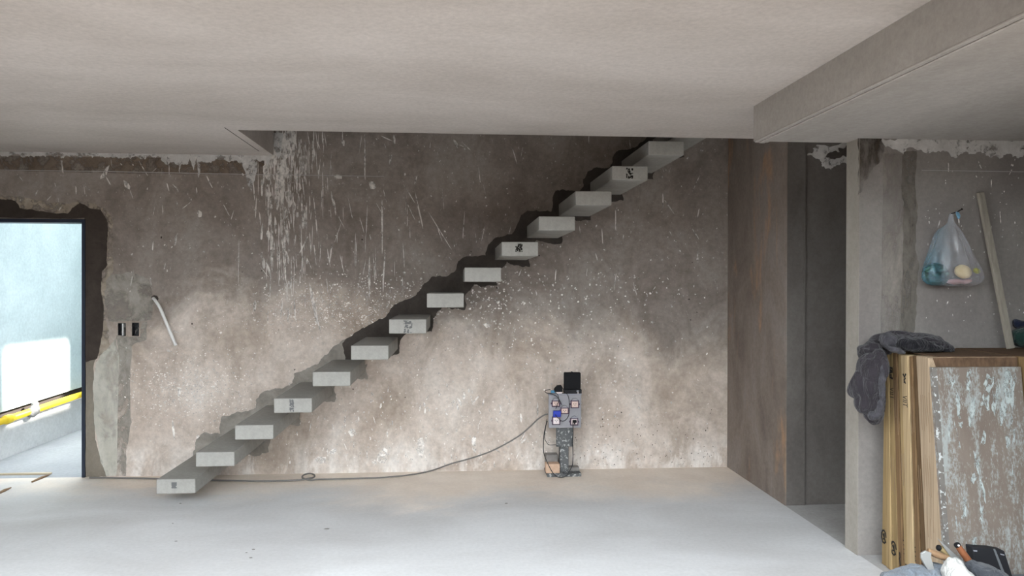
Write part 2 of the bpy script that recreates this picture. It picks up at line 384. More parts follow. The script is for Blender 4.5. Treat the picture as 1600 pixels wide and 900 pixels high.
obj('score_line', boxes(((-1.500, 5.14, CEIL-.0008), (-1.494, 6.02, CEIL+.0005))), M['pit'], ceil)
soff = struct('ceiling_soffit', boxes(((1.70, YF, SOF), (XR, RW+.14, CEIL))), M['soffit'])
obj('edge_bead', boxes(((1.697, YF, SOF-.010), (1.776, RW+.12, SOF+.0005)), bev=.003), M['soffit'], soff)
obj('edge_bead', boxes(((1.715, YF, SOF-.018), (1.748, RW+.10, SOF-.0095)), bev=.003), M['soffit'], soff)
struct('wall_upper', boxes(((XL-.15, 3.0, CEIL+.2), (XL, WALL, 5)), ((XR, 3.0, CEIL+.2), (XR+.15, WALL+.15, 5)), ((XL, 2.85, CEIL+.2), (XR, 3.0, 5)), ((2.40, WALL, CEIL+.2), (XR, WALL+.15, 5))), M['wall_r'])  # unseen upper walls and roof, added to keep sky light out of the stairwell
struct('roof', boxes(((XL-.3, YF-.3, 5.0), (XR+.3, WALL+.25, 5.2))), M['wall_r'])

# door frame
door = struct('door_1', boxes(((-2.894, WALL-.012, 0), (DR[1]-.001, WALL+.13, DR[3]-.001)), ((-3.66, WALL-.012, 1.985), (-2.894, WALL+.13, DR[3]-.001)),
              ((DR[0]+.001, WALL-.012, 0), (-3.634, WALL+.13, 1.985))), M['navy'], label='navy metal door frame without a leaf')

# outside: yard passage seen through the door
OX = -3.89
def yz(bm, pts, x0, x1):
    prism(bm, [Vector((x0, y, z)) for y, z in pts], (1, 0, 0), x1-x0); return bm
zt = lambda y: .352+.020*(y-6.866)
wall_yard = struct('wall_yard', yz(bmesh.new(), [(6.374, zt(6.374)+.048), (10.2, zt(10.2)+.048), (10.2, 5.0), (6.374, 5.0)], OX-.2, OX), M['out_wall'])
obj('lower_course', yz(bmesh.new(), [(6.374, -.02), (10.2, -.02), (10.2, zt(10.2)-.066), (6.374, zt(6.374)-.066)], OX-.2, OX+.012), M['out_low'], wall_yard)
obj('pipe_chase', boxes(((OX-.2, 6.374, .25), (OX-.06, 10.2, .52))), M['pit'], wall_yard)
struct('wall_yard_end', boxes(((OX, 10.0, 0), (-1.0, 10.2, 5.0))), M['out_wall'])  # unseen end wall, raised to cut sky light in the yard
# added unseen wall opposite, its opening sized to shape the sun patch
OP = -2.2
dY = (OP-OX)*(-.06/1.55); dZ = (OP-OX)*(.95/1.55)
hy0, hy1, hz0, hz1 = 6.98+dY, 8.06+dY, .30+dZ, .95+dZ
bm = boxes(((OP, 6.374, 0), (OP+.06, 10.0, hz0)), ((OP, 6.374, hz1), (OP+.06, 10.0, 5.0)), ((OP, 6.374, hz0), (OP+.06, hy0, hz1)), ((OP, hy1, hz0), (OP+.06, 10.0, hz1)))
struct('wall_yard_sun_mask', bm, M['out_wall'])
floor_y = struct('floor_yard', boxes(((OX-.2, WALL, -.1), (6, 12, -.004))), M['out_floor'])
struct('wall_sky_block', boxes(((-9, -4.2, -.02), (9, -4.0, 2.6))), M['sky_block'])  # unseen wall, added behind the camera to block the low sky
struct('ground', boxes(((-40, -40, -.12), (40, YF, -.02))), M['ground'])

# yellow pipe in its chase
pp = empty('yellow_pipe', (OX-.02, 6.38, zt(6.38)-.008)); tag(pp, 'yellow plastic pipe set in a chase of the yard wall', 'pipe')
PX = OX+.054
obj('pipe_run', tube(bmesh.new(), [(PX, 6.38, zt(6.38)-.012), (PX, 10.0, zt(10)-.012)], .030, 14), M['yellow'], pp, True)
obj('coupling', tube(bmesh.new(), [(PX, 6.86, zt(6.86)-.012), (PX, 6.90, zt(6.9)-.012), (PX, 6.94, zt(6.94)-.012), (PX, 6.98, zt(6.98)-.012)], [.034, .040, .040, .034], 14), M['yellow'], pp, True)
def lump(name, ells, voxel, amp, fs, m, parent=None, smoothit=4, ridge=0, seed=0, flat=None):
    """cloth heap / mortar dab: fused ellipsoids with folds. ells: (centre, radii, euler)"""
    bm = bmesh.new()
    for c, r, e in ells:
        g = bmesh.ops.create_icosphere(bm, subdivisions=3, radius=1)['verts']
        from mathutils import Euler
        mt = Matrix.Translation(c) @ Euler(e).to_matrix().to_4x4() @ Matrix.Diagonal((*r, 1))
        bmesh.ops.transform(bm, matrix=mt, verts=g)
    me = bpy.data.meshes.new('tmp'); bm.to_mesh(me); bm.free()
    t = bpy.data.objects.new('tmp', me); C.objects.link(t)
    rm = t.modifiers.new('r', 'REMESH'); rm.mode = 'VOXEL'; rm.voxel_size = voxel
    sm = t.modifiers.new('s', 'SMOOTH'); sm.iterations = smoothit; sm.factor = .5
    dg = bpy.context.evaluated_depsgraph_get(); ev = t.evaluated_get(dg)
    m2 = bpy.data.meshes.new_from_object(ev); bpy.data.objects.remove(t); bpy.data.meshes.remove(me)
    sv = Vector((seed*3.1, seed*1.7, seed*.9))
    nrm = [v.normal.copy() for v in m2.vertices]
    for v, n in zip(m2.vertices, nrm):
        q = Vector((v.co.x*fs[0], v.co.y*fs[1], v.co.z*fs[2]))+sv
        h = noise.noise(q)+.5*noise.noise(q*2.1)
        if ridge: h = h*(1-ridge)+ridge*(1-2.2*abs(noise.noise(q*.9+Vector((5, 2, 1)))))
        v.co += n*amp*h
        if flat is not None and v.co.z < flat: v.co.z = flat
    return link(name, m2, m, parent, True)
lump('mortar_dab', [((OX+.066, 7.30, zt(7.3)-.012), (.042, .085, .050), (.3, 0, 0)), ((OX+.052, 7.36, zt(7.3)+.036), (.030, .04, .036), (0, 0, 0))], .008, .008, (30, 30, 30), M['dab'], pp)
# bits on the floor by the door
tag(obj('wood_lath', box(bmesh.new(), (-3.60, 6.335, -.004), (-3.19, 6.365, .010), .002), M['lath']), 'thin pale lath lying across the door threshold', 'lath')
for a, b, lb in ((onZ(50, 752, .01), onZ(77, 741, .01), 'short dark stick touching the pale lath at the doorway'), (onZ(-6, 772, .01), onZ(17, 761, .01), 'dark splinter of wood on the floor inside the doorway')):
    a.z = b.z = .006; tag(obj('wood_splinter', tube(bmesh.new(), [a, (a+b)/2+Vector((.0, .012, .002)), b], [.006, .011, .004], 6), M['handle2']), lb, 'stick')

# ------------------------------------------------------------------ mortar, smears and splashes on the walls
P_low = [(301, 712), (305, 702), (306, 690), (312, 682), (320, 675), (328, 678), (344, 678), (343, 667), (347, 650), (362, 647), (372, 643), (388, 642), (399, 637), (401, 623), (410, 613), (427, 608), (453, 602),
         (458, 593), (460, 583), (487, 572), (498, 568), (507, 555), (530, 537), (548, 527)]
P_up = [(535, 536), (548, 526), (573, 510), (600, 497), (609, 485), (616, 476), (636, 468), (649, 462), (656, 454), (660, 446), (668, 440), (675, 432), (700, 431), (711, 424), (716, 408), (725, 402), (759, 399), (763, 382),
        (772, 373), (783, 370), (800, 366), (808, 351), (814, 336), (824, 329), (838, 328), (861, 331), (863, 313), (868, 298), (880, 296), (890, 298), (907, 297), (912, 291), (911, 280), (918, 268), (935, 262), (953, 261), (957, 250),
        (963, 237), (977, 234), (993, 230), (1006, 220), (1022, 205)]
X0, G, SWD, YS, H0, TH, RISE = -2.0054, .2593, .2560, 5.3453, .1886, .0983, .18
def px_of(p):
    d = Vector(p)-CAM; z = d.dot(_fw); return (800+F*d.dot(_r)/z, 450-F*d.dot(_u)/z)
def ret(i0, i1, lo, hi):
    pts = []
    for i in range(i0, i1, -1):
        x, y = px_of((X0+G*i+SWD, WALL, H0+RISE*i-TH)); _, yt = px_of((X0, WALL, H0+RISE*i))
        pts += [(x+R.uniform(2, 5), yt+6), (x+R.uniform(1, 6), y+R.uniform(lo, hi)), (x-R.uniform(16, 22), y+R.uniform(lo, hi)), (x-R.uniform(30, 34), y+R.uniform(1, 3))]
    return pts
patch('mortar_patch', P_low+[(545, 566)]+ret(4, 1, 7, 13)+[(420, 706), (400, 713), (392, 711), (385, 700), (330, 716)], M['mortar'], wall_back, off=.003, rough=.16)
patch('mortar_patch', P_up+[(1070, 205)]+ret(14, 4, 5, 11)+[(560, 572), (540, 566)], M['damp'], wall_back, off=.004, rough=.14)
# around the door
patch('mortar_patch', [(-30, 309), (0, 311), (24, 314), (31, 325), (62, 330), (106, 334), (113, 325), (125, 317), (143, 326), (157, 327), (167, 343), (169, 357), (167, 385), (168, 413), (160, 423), (158, 450), (162, 480), (160, 520), (152, 560), (134.4, 566), (132.5, 340.5), (-30, 340.5)], M['damp2'], wall_back, off=.004, rough=.08)
patch('mortar_patch', [(152, 558), (147, 567), (145, 601), (147, 661), (151, 695), (157, 722), (164, 737), (166, 744.5), (134.6, 745), (134.0, 560)], M['damp3'], wall_back, off=.0035, rough=.08)
patch('mortar_rim', [(-30, 304), (20, 306), (60, 314), (110, 318), (126, 313), (150, 319), (167, 330), (176, 346), (177, 372), (176, 395), (178, 410), (173, 430), (165, 440), (164, 470), (167, 505), (172, 538), (166, 550), (150, 566), (148, 556), (158, 500), (155, 430), (163, 410), (160, 345), (140, 330), (120, 330), (60, 336), (-30, 322)], M['rim'], wall_back, off=.0022, rough=.16)
patch('plaster_band', [(150, 566), (160, 552), (172, 540), (181, 528), (186, 560), (184, 640), (182, 742), (166, 744.5), (157, 722), (147, 661), (145, 601)], M['pale'], wall_back, off=.0027, rough=.06)
patch('plaster_band', [(182, 524), (201, 526), (206, 545), (203, 600), (206, 660), (198, 700), (196, 744), (181, 744), (183, 640), (186, 560)], M['chase'], wall_back, off=.0012, rough=.08)
# strips around the switch boxes stay clear of their openings
for q in ([(166, 430), (200, 425), (232, 436), (240, 470), (236, 500), (220, 502.6), (183, 502.6), (170, 502), (164, 470)], [(183, 526.3), (219, 526.3), (222, 504), (230, 503), (229, 531), (212, 536), (200, 548), (186, 540)]):
    patch('smooth_patch', q, M['smooth'], wall_back, off=.0015, rough=.08)
# ceiling joint
TOPL = lambda x: 236.5+.011*x
top = [(x, TOPL(x)-4) for x in range(-40, 425, 30)]
rb = random.Random(4); bot = []
for x in range(420, -41, -6):
    dip = 9 if 255 < x < 300 else (5 if 310 < x < 430 else 0)
    bot.append((x, TOPL(x)+4+dip+rb.uniform(0, 6)))
patch('spackle_band', top+bot, M['white'], wall_back, off=.003, rough=.3, depth=2)
for x, y0, y1, wd in ((281, 246, 272, 2.4), (310, 246, 278, 3.0), (302, 246, 266, 5), (260, 245, 258, 4), (390, 250, 300, 13), (417, 215, 262, 13), (433, 215, 250, 10)):
    patch('plaster_drip', [(x-wd, y0-6), (x+wd, y0-6), (x+wd*.7, (y0+y1)/2), (x+wd*.2, y1), (x-wd*.4, (y0+y1)/2+3)], M['white'], wall_back, off=.0032, rough=.12, depth=2)
patch('old_mortar_strip', [(-40, 243), (415, 247), (413, 273), (200, 271), (-40, 266)], M['strip'], wall_back, off=.0008, rough=.05)
patch('chalk_line', [(-40, 264.6), (170, 267.5), (400, 272.3), (600, 275.3), (600, 276.0), (400, 273.2), (170, 268.6), (-40, 265.6)], M['chalk'], wall_back, off=.0012, depth=0)

def specks(name, items, m, parent, Y, off=.0012, lab=None):
    """many little splashes joined; items: (x, y, half-width, half-height, lean) in photo pixels on the wall plane"""
    bm = bmesh.new()
    for k, (x, y, a, b, ln) in enumerate(items):
        n = 5 if a < 1.4 and b < 2.5 else 8; pts = []
        for i in range(n):
            t = 2*math.pi*(i+R.random()*.5)/n; rr = R.uniform(.62, 1.12)
            px, py = math.cos(t)*a*rr, math.sin(t)*b*rr
            pts.append(onY(x+px*math.cos(ln)-py*math.sin(ln), y+px*math.sin(ln)+py*math.cos(ln), Y))
        c = sum(pts, Vector())/n; cv = bm.verts.new(c+Vector((0, -.0009-(k % 7)*.00008, 0))); vv = [bm.verts.new(p+Vector((0, -.0003-(k % 7)*.00008, 0))) for p in pts]
        for i in range(n): bm.faces.new((cv, vv[i], vv[(i+1) % n]))
    o = obj(name, bm, m, parent); o['kind'] = 'stuff'; return o
ab_wall = lambda x, y: (y > 208 and not (x < 170 and y > 335) and x > 5 and not (182 < x < 220 and 498 < y < 530) and not (360 < x < 415 and y < 243) and (x > 418 or y > 246))
it = []
def add(n, fx, fy, fa, fb, fl):
    k = 0
    while k < n:
        x, y = fx(), fy()
        if ab_wall(x, y) and x < 1132: it.append((x, y, fa(), fb(), fl())); k += 1
U, Gs = R.uniform, R.gauss
add(170, lambda: Gs(438, 17), lambda: 208+abs(Gs(0, 110)), lambda: U(.6, 2.2), lambda: U(4, 22), lambda: Gs(0, .06))       # the run of drips below the well corner
add(90, lambda: Gs(470, 22), lambda: 208+abs(Gs(0, 130)), lambda: U(.4, 1.3), lambda: U(4, 26), lambda: Gs(-.03, .08))
add(26, lambda: Gs(440, 12), lambda: U(208, 275), lambda: U(3, 7), lambda: U(6, 20), lambda: Gs(0, .2))
add(10, lambda: Gs(432, 16), lambda: U(300, 480), lambda: U(2, 5), lambda: U(8, 16), lambda: Gs(0, .15))
add(60, lambda: U(180, 1100), lambda: U(212, 470), lambda: U(.4, 1.1), lambda: U(4, 18), lambda: Gs(-.15, .35))           # flicked streaks
add(26, lambda: U(20, 420), lambda: U(246, 330), lambda: U(.4, 1.2), lambda: U(3, 11), lambda: Gs(-.1, .5))
add(240, lambda: U(180, 1120), lambda: U(210, 480), lambda: U(.5, 1.6), lambda: U(.6, 2.4), lambda: U(-1, 1))
add(45, lambda: Gs(446, 24), lambda: U(215, 440), lambda: U(.35, .8), lambda: U(18, 46), lambda: Gs(0, .025))
add(16, lambda: U(500, 760), lambda: U(215, 430), lambda: U(.4, .9), lambda: U(8, 30), lambda: Gs(-.25, .25))
add(14, lambda: U(480, 660), lambda: U(330, 470), lambda: U(.4, .9), lambda: U(10, 30), lambda: Gs(0, .04))
drops = [(164, 270, 4.5, 13, .5), (199, 290, 5, 10, -.75), (97, 260, 1.4, 15, -.15), (312, 334, 4, 6, 0), (275, 374, 2, 10, .2), (570, 246, 1.5, 40, 0), (713, 225, 3, 9, -.6), (521, 317, 2, 19, -.2), (491, 480, 3, 45, -.22), (528, 276, 7, 4, .3), (537, 223, 2, 7, 0),
         (597, 355, 1.4, 42, 0), (600, 420, 1.4, 40, .05), (577, 430, 2.2, 34, 0), (641, 305, 1, 22, -.55), (655, 330, 1.2, 40, -.22), (690, 365, .8, 38, -.55), (610, 250, 2, 10, .2), (582, 290, 6, 8, -.4), (616, 218, 2.4, 9, -.1), (962, 345, 1.2, 20, 0), (1036, 315, 1.2, 17, 0),
         (1045, 322, 1, 16, -.6), (1090, 400, 1, 14, 0), (920, 218, 1, 9, 0), (558, 560, 3, 10, 0), (840, 640, 1.5, 14, 0), (263, 548, 4, 2, .3), (275, 519, 5, 1.2, .2)]
it += drops
specks('plaster_splashes', it, M['splat'], wall_back, WALL)
it = []
add(1300, lambda: Gs(525, 80), lambda: Gs(480, 24), lambda: U(.5, 1.6), lambda: U(.4, 1.4), lambda: U(-1, 1))                # lime specks over the lower half
add(900, lambda: Gs(300, 52), lambda: Gs(608, 28), lambda: U(.5, 2.0), lambda: U(.4, 1.3), lambda: U(-1, 1))
add(500, lambda: U(210, 560), lambda: U(500, 730), lambda: U(.3, 1.2), lambda: U(.3, 1.5), lambda: U(-1, 1))
add(900, lambda: U(520, 1000), lambda: U(425, 728), lambda: U(.4, 1.7), lambda: U(.5, 2.2), lambda: U(-1, 1))
add(260, lambda: Gs(740, 70), lambda: Gs(470, 26), lambda: U(.6, 2.4), lambda: U(.6, 2.0), lambda: U(-1, 1))
add(160, lambda: U(850, 1110), lambda: U(400, 720), lambda: U(.5, 1.8), lambda: U(.6, 2.4), lambda: U(-1, 1))
add(90, lambda: U(450, 820), lambda: U(600, 725), lambda: U(.6, 2), lambda: U(2, 8), lambda: Gs(0, .4))
it += [(598, 712, 9, 15, .1), (657, 700, 6, 17, 0), (502, 718, 10, 6, -.2), (520, 706, 8, 4, -.4), (740, 690, 5, 9, 0), (550, 676, 6, 9, 0), (345, 700, 5, 4, 0), (345, 520, 3, 2, 0), (401, 680, 3, 18, 0), (762, 508, 8, 5, 0), (312, 690, 6, 16, -.3), (271, 672, 2.2, 18, -.1), (280, 612, 3, 9, 0)]
specks('lime_specks', it, M['dots'], wall_back, WALL)
it = [(U(890, 1115), 728-abs(Gs(0, 26)), U(.4, 1.2), U(.4, 1.3), U(-1, 1)) for k in range(70)]+[(U(930, 1120), U(640, 725), U(.5, 1.2), U(.5, 1.4), 0) for k in range(40)]+[(U(230, 1120), U(300, 640), U(.6, 1.8), U(.6, 1.8), 0) for k in range(26)]
specks('dark_pits', it, M['pit'], wall_back, WALL)
# right wall: repairs and spackle
top = [(x, 216) for x in range(1378, 1640, 26)]; bot = [(x, 238+rb.uniform(-7, 6)+(4 if x > 1450 else -2)) for x in range(1636, 1377, -9)]
patch('spackle_band', top+bot, M['white'], wall_right, RW, .003, .3, 2)
patch('damp_patch', [(1340.5, 214), (1378, 214), (1381, 232), (1375, 252), (1364, 262), (1360, 268), (1356, 280), (1349, 284), (1346, 300), (1340.5, 306)], M['dampsoft'], wall_right, RW, .0022, .16)
patch('filled_chase', [(1411, 236), (1432, 236), (1431, 300), (1434, 340), (1430, 390), (1436, 420), (1433, 470), (1428, 520), (1406, 520), (1410, 400), (1412, 330), (1409, 300)], mC := plaster('chase_dark', (.13, .115, .098), (.19, .17, .148), 4, streak=(1, 1, .3), alpha=(6, .28, .55, .2, (1, 1, .4))), wall_right, RW, .002, .1)
patch('plaster_repair', [(1380, 240), (1410, 240), (1409, 300), (1412, 330), (1410, 400), (1406, 560), (1376, 560), (1378, 380)], plaster('repair', (.25, .22, .195), (.32, .29, .262), 2, streak=(1, 1, .4), alpha=(4, .3, .7, .0, (1, 1, .3))), wall_right, RW, .0014, .06)
patch('chalk_line', [(1440, 265.6), (1640, 268.6), (1640, 269.6), (1440, 266.4)], M['chalk'], wall_right, RW, .0012, depth=0)
it = [(U(1445, 1600), U(250, 520), U(.4, 1.3), U(.5, 3), Gs(0, .4)) for k in range(90)]+[(1531, 258, 1.2, 8, -.4), (1482, 262, 1, 9, 0), (1549, 285, 1, 10, 0), (1563, 340, 1, 10, -.1), (1498, 345, 1.3, 9, -.1), (1467, 350, 1, 7, .3)]
specks('plaster_splashes', it, M['dots'], wall_right, RW)
RC = bpy.data.objects['wall_recess']
patch('spackle_patch', [(1261, 243), (1270, 232), (1276, 226), (1330, 222), (1335, 258), (1318, 254), (1305, 260), (1290, 264), (1284, 254), (1272, 246)], M['white'], RC, 5.115, .003, .35)
patch('damp_patch', [(1310, 231), (1335, 229), (1335, 244), (1316, 243), (1300, 248), (1290, 245), (1312, 238)], M['damp'], RC, 5.1115, .002, .3)

# ------------------------------------------------------------------ the cantilevered treads
ORD = ['lowest', 'second', 'third', 'fourth', 'fifth', 'sixth', 'seventh', 'eighth', 'ninth', 'tenth', 'eleventh', 'twelfth', 'thirteenth', 'fourteenth', 'fifteenth', 'sixteenth']
bm = bmesh.new(); box(bm, (0, 0, -TH), (SWD, WALL-YS, 0), .005, seg=2); bmesh.ops.recalc_face_normals(bm, faces=bm.faces)
tread = bpy.data.meshes.new('tread'); bm.to_mesh(tread); bm.free(); tread.materials.append(M['step'])
INK = {0: (.10, .135, .02, .062), 3: (.105, .135, .005, .093), 6: (.10, .16, .004, .094), 9: (.095, .145, .012, .07), 12: (.10, .15, .012, .088)}
for i in range(16):
    o = bpy.data.objects.new('concrete_tread', tread); C.objects.link(o); o.location = (X0+G*i, YS, H0+RISE*i)
    note = ', dark patch on its end' if i in INK else ''
    tag(o, ('%s cantilevered concrete tread counted up from the floor%s' % (ORD[i], note)), 'stair tread', 'concrete treads of the floating stair')
    if i in INK:
        a, b, c, d = INK[i]; b2 = bmesh.new()
        for k in range(34):
            x = U(a, b); z = -U(c, d); s = U(.004, .010); pts = [Vector((min(max(x+math.cos(t)*s*U(.6, 1.2), a), b), -.0004-k*.00004, max(min(z+math.sin(t)*s*U(.6, 1.2), -c), -d))) for t in [2*math.pi*q/7 for q in range(7)]]
            f = [b2.verts.new(p) for p in pts]; b2.faces.new(f)
        me = bpy.data.meshes.new('dark_patch'); b2.to_mesh(me); b2.free(); me.materials.append(M['ink'] if i in (9, 12) else M['smudge'])
        ch = bpy.data.objects.new('dark_patch', me); C.objects.link(ch); ch.parent = o

# ------------------------------------------------------------------ switch boxes and conduit
for k, (a, b, c, d) in enumerate(SW):
    bm = bmesh.new(); t = .003; y0, y1 = WALL+.004, WALL+.05
    box(bm, (a, y1-t, c), (b, y1, d)); box(bm, (a, y0, c), (a+t, y1-t, d)); box(bm, (b-t, y0, c), (b, y1-t, d)); box(bm, (a+t, y0, c), (b-t, y1-t, c+t)); box(bm, (a+t, y0, d-t), (b-t, y1-t, d))
    e = empty('switch_box', ((a+b)/2, WALL, c)); obj('shell', bm, M['inbox'], e)
    if k == 0: obj('divider', boxes(((a+.030, WALL+.006, c+.004), (a+.037, WALL+.046, d-.004))), M['pvc'], e)
    for q in range(4):
        p = Vector((a+.012+q*.01, WALL+.046, c+.03+q*.012)); obj('wire_end', tube(bmesh.new(), catmull([p, p+Vector((.006, -.02, .012)), p+Vector((.010, -.03, -.01+q*.004))], 4), .0022, 5), M['wiregry'], e)
    tag(e, ['empty flush switch box with a white divider strip', 'flush switch box stuffed with wires beside the divided box'][k], 'switch box', 'switch boxes by the door')
p0 = onY(240, 466, WALL)
pts = [p0+Vector((.0, -.002, 0)), onY(243, 470, WALL-.035), onY(250, 481, WALL-.055), onY(260, 505, WALL-.05), onY(268, 524, WALL-.045), onY(275, 540, WALL-.04)]
e = empty('white_conduit', p0); tag(e, 'short white plastic conduit sticking out and hanging down the wall', 'conduit')
obj('tube', tube(bmesh.new(), catmull(pts, 6), .012, 12), M['pvc'], e, True)
obj('cut_end', tube(bmesh.new(), [pts[-1], pts[-1]+(pts[-1]-pts[-2]).normalized()*.001], .009, 10), M['wiregry'], e)
patch('conduit_hole', [(236, 464), (240, 461.5), (245, 462), (248, 467), (245, 471), (239, 470)], M['pit'], wall_back, off=.0006, rough=.1)

# ------------------------------------------------------------------ the site power stand
YP = 6.03
def pb(x0, y0, x1, y1, ya, yb, bev=.002, bm=None):
    a = onY(x0, y1, YP); b = onY(x1, y0, YP); bm = bm or bmesh.new(); return box(bm, (a.x, ya, a.z), (b.x, yb, b.z), bev)
st = empty('power_stand', (onY(880, 742, YP).x, 6.06, 0)); tag(st, 'spattered timber stand carrying a grey panel of five sockets', 'power stand')
fa, fb = onZ(852, 744, 0), onZ(908, 744, 0)
obj('foot', boxes(((fa.x+.012, 5.985, 0), (fb.x, 6.20, .026)), bev=.003), M['post'], st)
obj('foot_batten', boxes(((b0x := onY(889, 700, YP).x, 6.06, .0262), (fb.x-.004, 6.14, .055)), bev=.003), M['offcut'], st)
a = onY(875, 700, YP); b = onY(888.5, 700, YP)
obj('post', boxes(((a.x, 6.0255, .0265), (b.x, 6.0995, .62)), bev=.003), M['post'], st)
obj('backing_board', pb(868.6, 640, 895, 697, 6.002, 6.025), M['post'], st)
panel = obj('panel', pb(856, 615, 906.5, 667, 5.972, 6.0015, .004), M['panel'], st)
obj('panel_lip', pb(855, 613, 907, 615.6, 5.962, 6.0015, .002), M['greyp'], st)
for k, (x, y, hw, hh, lid, pale) in enumerate(((866.6, 628.5, 4.8, 3.6, 1, 0), (896, 629.5, 5, 4.6, 1, 0), (880.2, 639.6, 5, 3.6, 1, 0), (867.2, 655, 4.8, 5, 0, 1), (895, 656.5, 4.8, 4.2, 2, 1))):
    s = obj('socket', pb(x-hw, y-hh, x+hw, y+hh, 5.956, 5.9715, .002), M['lpink' if pale else 'pink'], st)
    bm = bmesh.new(); g = 1.3
    for q in ((x-hw-g, y-hh-g, x-hw, y+hh+g), (x+hw, y-hh-g, x+hw+g, y+hh+g), (x-hw, y+hh, x+hw, y+hh+g), (x-hw, y-hh-g, x+hw, y-hh)): pb(*q, 5.953, 5.9718, 0, bm)
    for sx in (-1, 1): pb(x+sx*(hw+g+.7)-.7, y-1.2, x+sx*(hw+g+.7)+.7, y+1.2, 5.958, 5.9718, 0, bm)
    obj('socket_frame', bm, M['purple'], s)
    bm = bmesh.new()
    for dx, dy in ((-1.6, -.8), (1.6, -.8), (0, 1.4)): pb(x+dx-.5, y+dy-.6, x+dx+.5, y+dy+.6, 5.9545, 5.957, 0, bm)
    obj('pin_holes', bm, M['ink'], s) if k != 4 else bm.free()
    if lid:
        c = onY(x, y-hh-2.2, YP); bm = bmesh.new(); pts = [Vector((c.x+.026*math.cos(t), 5.957, c.z-.012+.026*math.sin(t))) for t in [math.pi*q/10 for q in range(11)]]
        prism(bm, pts, (0, 1, 0), .010); bmesh.ops.rotate(bm, verts=bm.verts, cent=pts[0], matrix=Matrix.Rotation(.35, 3, 'X')); obj('socket_lid', bm, M['panel'] if lid == 1 else M['greyp'], s)
# devices on it
e = empty('black_device', (onY(893, 613, YP).x, 5.99, onY(893, 613, YP).z)); tag(e, 'black upright plastic device standing on the socket panel', 'device')
obj('case', pb(880.3, 581, 905.6, 607, 5.972, 6.02, .004), M['black'], e); obj('base', pb(879.6, 606.5, 906.6, 612.9, 5.955, 6.03, .003), M['black2'], e)
obj('top_notch', pb(891.5, 580, 893.5, 581.6, 5.975, 6.015, 0), M['black2'], e)
obj('mark', pb(898.6, 607.8, 901.8, 610.2, 5.9535, 5.9555, 0), M['greyp'], e); obj('led', pb(900, 611, 901.5, 612.4, 5.9535, 5.9555, 0), M['lpink'], e)
e = empty('charger', (onY(873, 613, YP).x, 5.98, onY(873, 613, YP).z)); tag(e, 'small black charger with a white label beside the black device', 'charger')
bm = bmesh.new(); prism(bm, [onY(*q, 5.965) for q in ((866, 612.6), (867, 607.5), (871, 603), (877, 602), (879, 605), (879, 612.6))], (0, 1, 0), .04); obj('case', bm, M['black'], e)
obj('label', pb(867.2, 610.9, 876.3, 612.9, 5.962, 5.9648, 0), M['lpink'], e); obj('blue_plug_end', pb(859.5, 608.4, 866, 612.6, 5.968, 5.985, .002), mat('teal_plastic', (.06, .20, .32), .5, .3), e)
e = empty('blue_plug', (onY(868, 649, YP).x, 5.95, onY(868, 649, YP).z)); tag(e, 'bright blue plug block on the socket panel', 'plug')
obj('body', pb(862.4, 639.2, 874, 648.6, 5.938, 5.9712, .003), M['bluep'], e); obj('ridge', pb(863.5, 645, 873, 646.5, 5.934, 5.9378, .001), M['bluep'], e)
e = empty('black_plug', (onY(895, 656, YP).x, 5.94, onY(895, 656, YP).z)); tag(e, 'small black plug pushed into the lower socket with a hanging lead', 'plug')
obj('body', pb(892, 653.4, 898, 657.2, 5.925, 5.9525, .003), M['black'], e); obj('neck', pb(894, 657.2, 896, 659.5, 5.932, 5.945, .002), M['black'], e)
def wire(name, pts, r, m, label, closed=False):
    o = obj(name, tube(bmesh.new(), catmull(pts, 7), r, 6), m, None, True); return tag(o, label, 'cable')
yq = lambda l, Y: [onY(x, y, Y) for x, y in l]
wire('black_lead', yq([(895, 659.8), (895.3, 680), (894, 690), (895, 700), (894.8, 724), (891, 734), (886, 742), (878, 746), (869, 744), (862, 736)], 5.93)+yq([(854, 720), (849.5, 706), (849.5, 684), (852, 668), (855, 658)], 5.955)[0:], .0036, M['wireblk'], 'thin black lead looping from the lower socket down around the post')
wire('thin_lead', yq([(854.5, 655), (852.5, 668), (851, 684), (854, 691), (858, 695), (869, 695), (872, 697)], 5.985), .0026, M['wireblk'], 'thin lead bent across the wall side of the stand')
wire('device_lead', yq([(879, 606.5), (884, 613), (888.5, 621), (889.5, 634), (888.8, 648), (884, 656), (878.5, 658), (874, 655), (869, 650), (868, 647.5)], 5.93), .003, M['wireblk'], 'black lead looping from the charger round the middle socket')
wire('device_lead', yq([(860, 608.6), (854, 609.5), (851.6, 611.5), (854, 614), (863, 616.2), (870, 619.5), (874, 625), (878, 632.5)], 5.935), .003, M['wireblk'], 'black lead from the teal plug curling left above the panel')
wire('device_lead', yq([(868, 613), (872, 618), (873, 626), (871, 632), (868.5, 638.6)], 5.938), .0028, M['wireblk'], 'black lead running from the charger to the blue plug')
# the long grey cable along the wall
pts = yq([(856, 647), (850, 649), (840, 656), (828, 668), (812, 682), (790, 696), (765, 709), (735, 720), (705, 729)], 6.0)[:9]
for i, p in enumerate(pts): p.y = 5.995+.10*i/8; p.x *= p.y/6.0
fl = [onZ(x, y, .010) for x, y in ((672, 736), (640, 742), (600, 746), (560, 747.5), (525, 748.5), (497, 749), (484, 750), (473, 748.2), (474, 744.6), (483, 742.6), (491, 744.6), (488, 748.6), (462, 750.4), (430, 751.5), (400, 751.7), (360, 751), (300, 750), (262, 748.5), (220, 747.5), (175, 746.6), (140, 746.2))]
for p in fl: p.y = min(p.y, WALL-.012)
fl[7].z = .016; fl[8].z = .020; fl[9].z = .024; fl[10].z = .022; fl[11].z = .020
wire('grey_cable', pts+fl, .0066, M['wiregry'], 'long grey cable trailing along the foot of the wall to the stand')
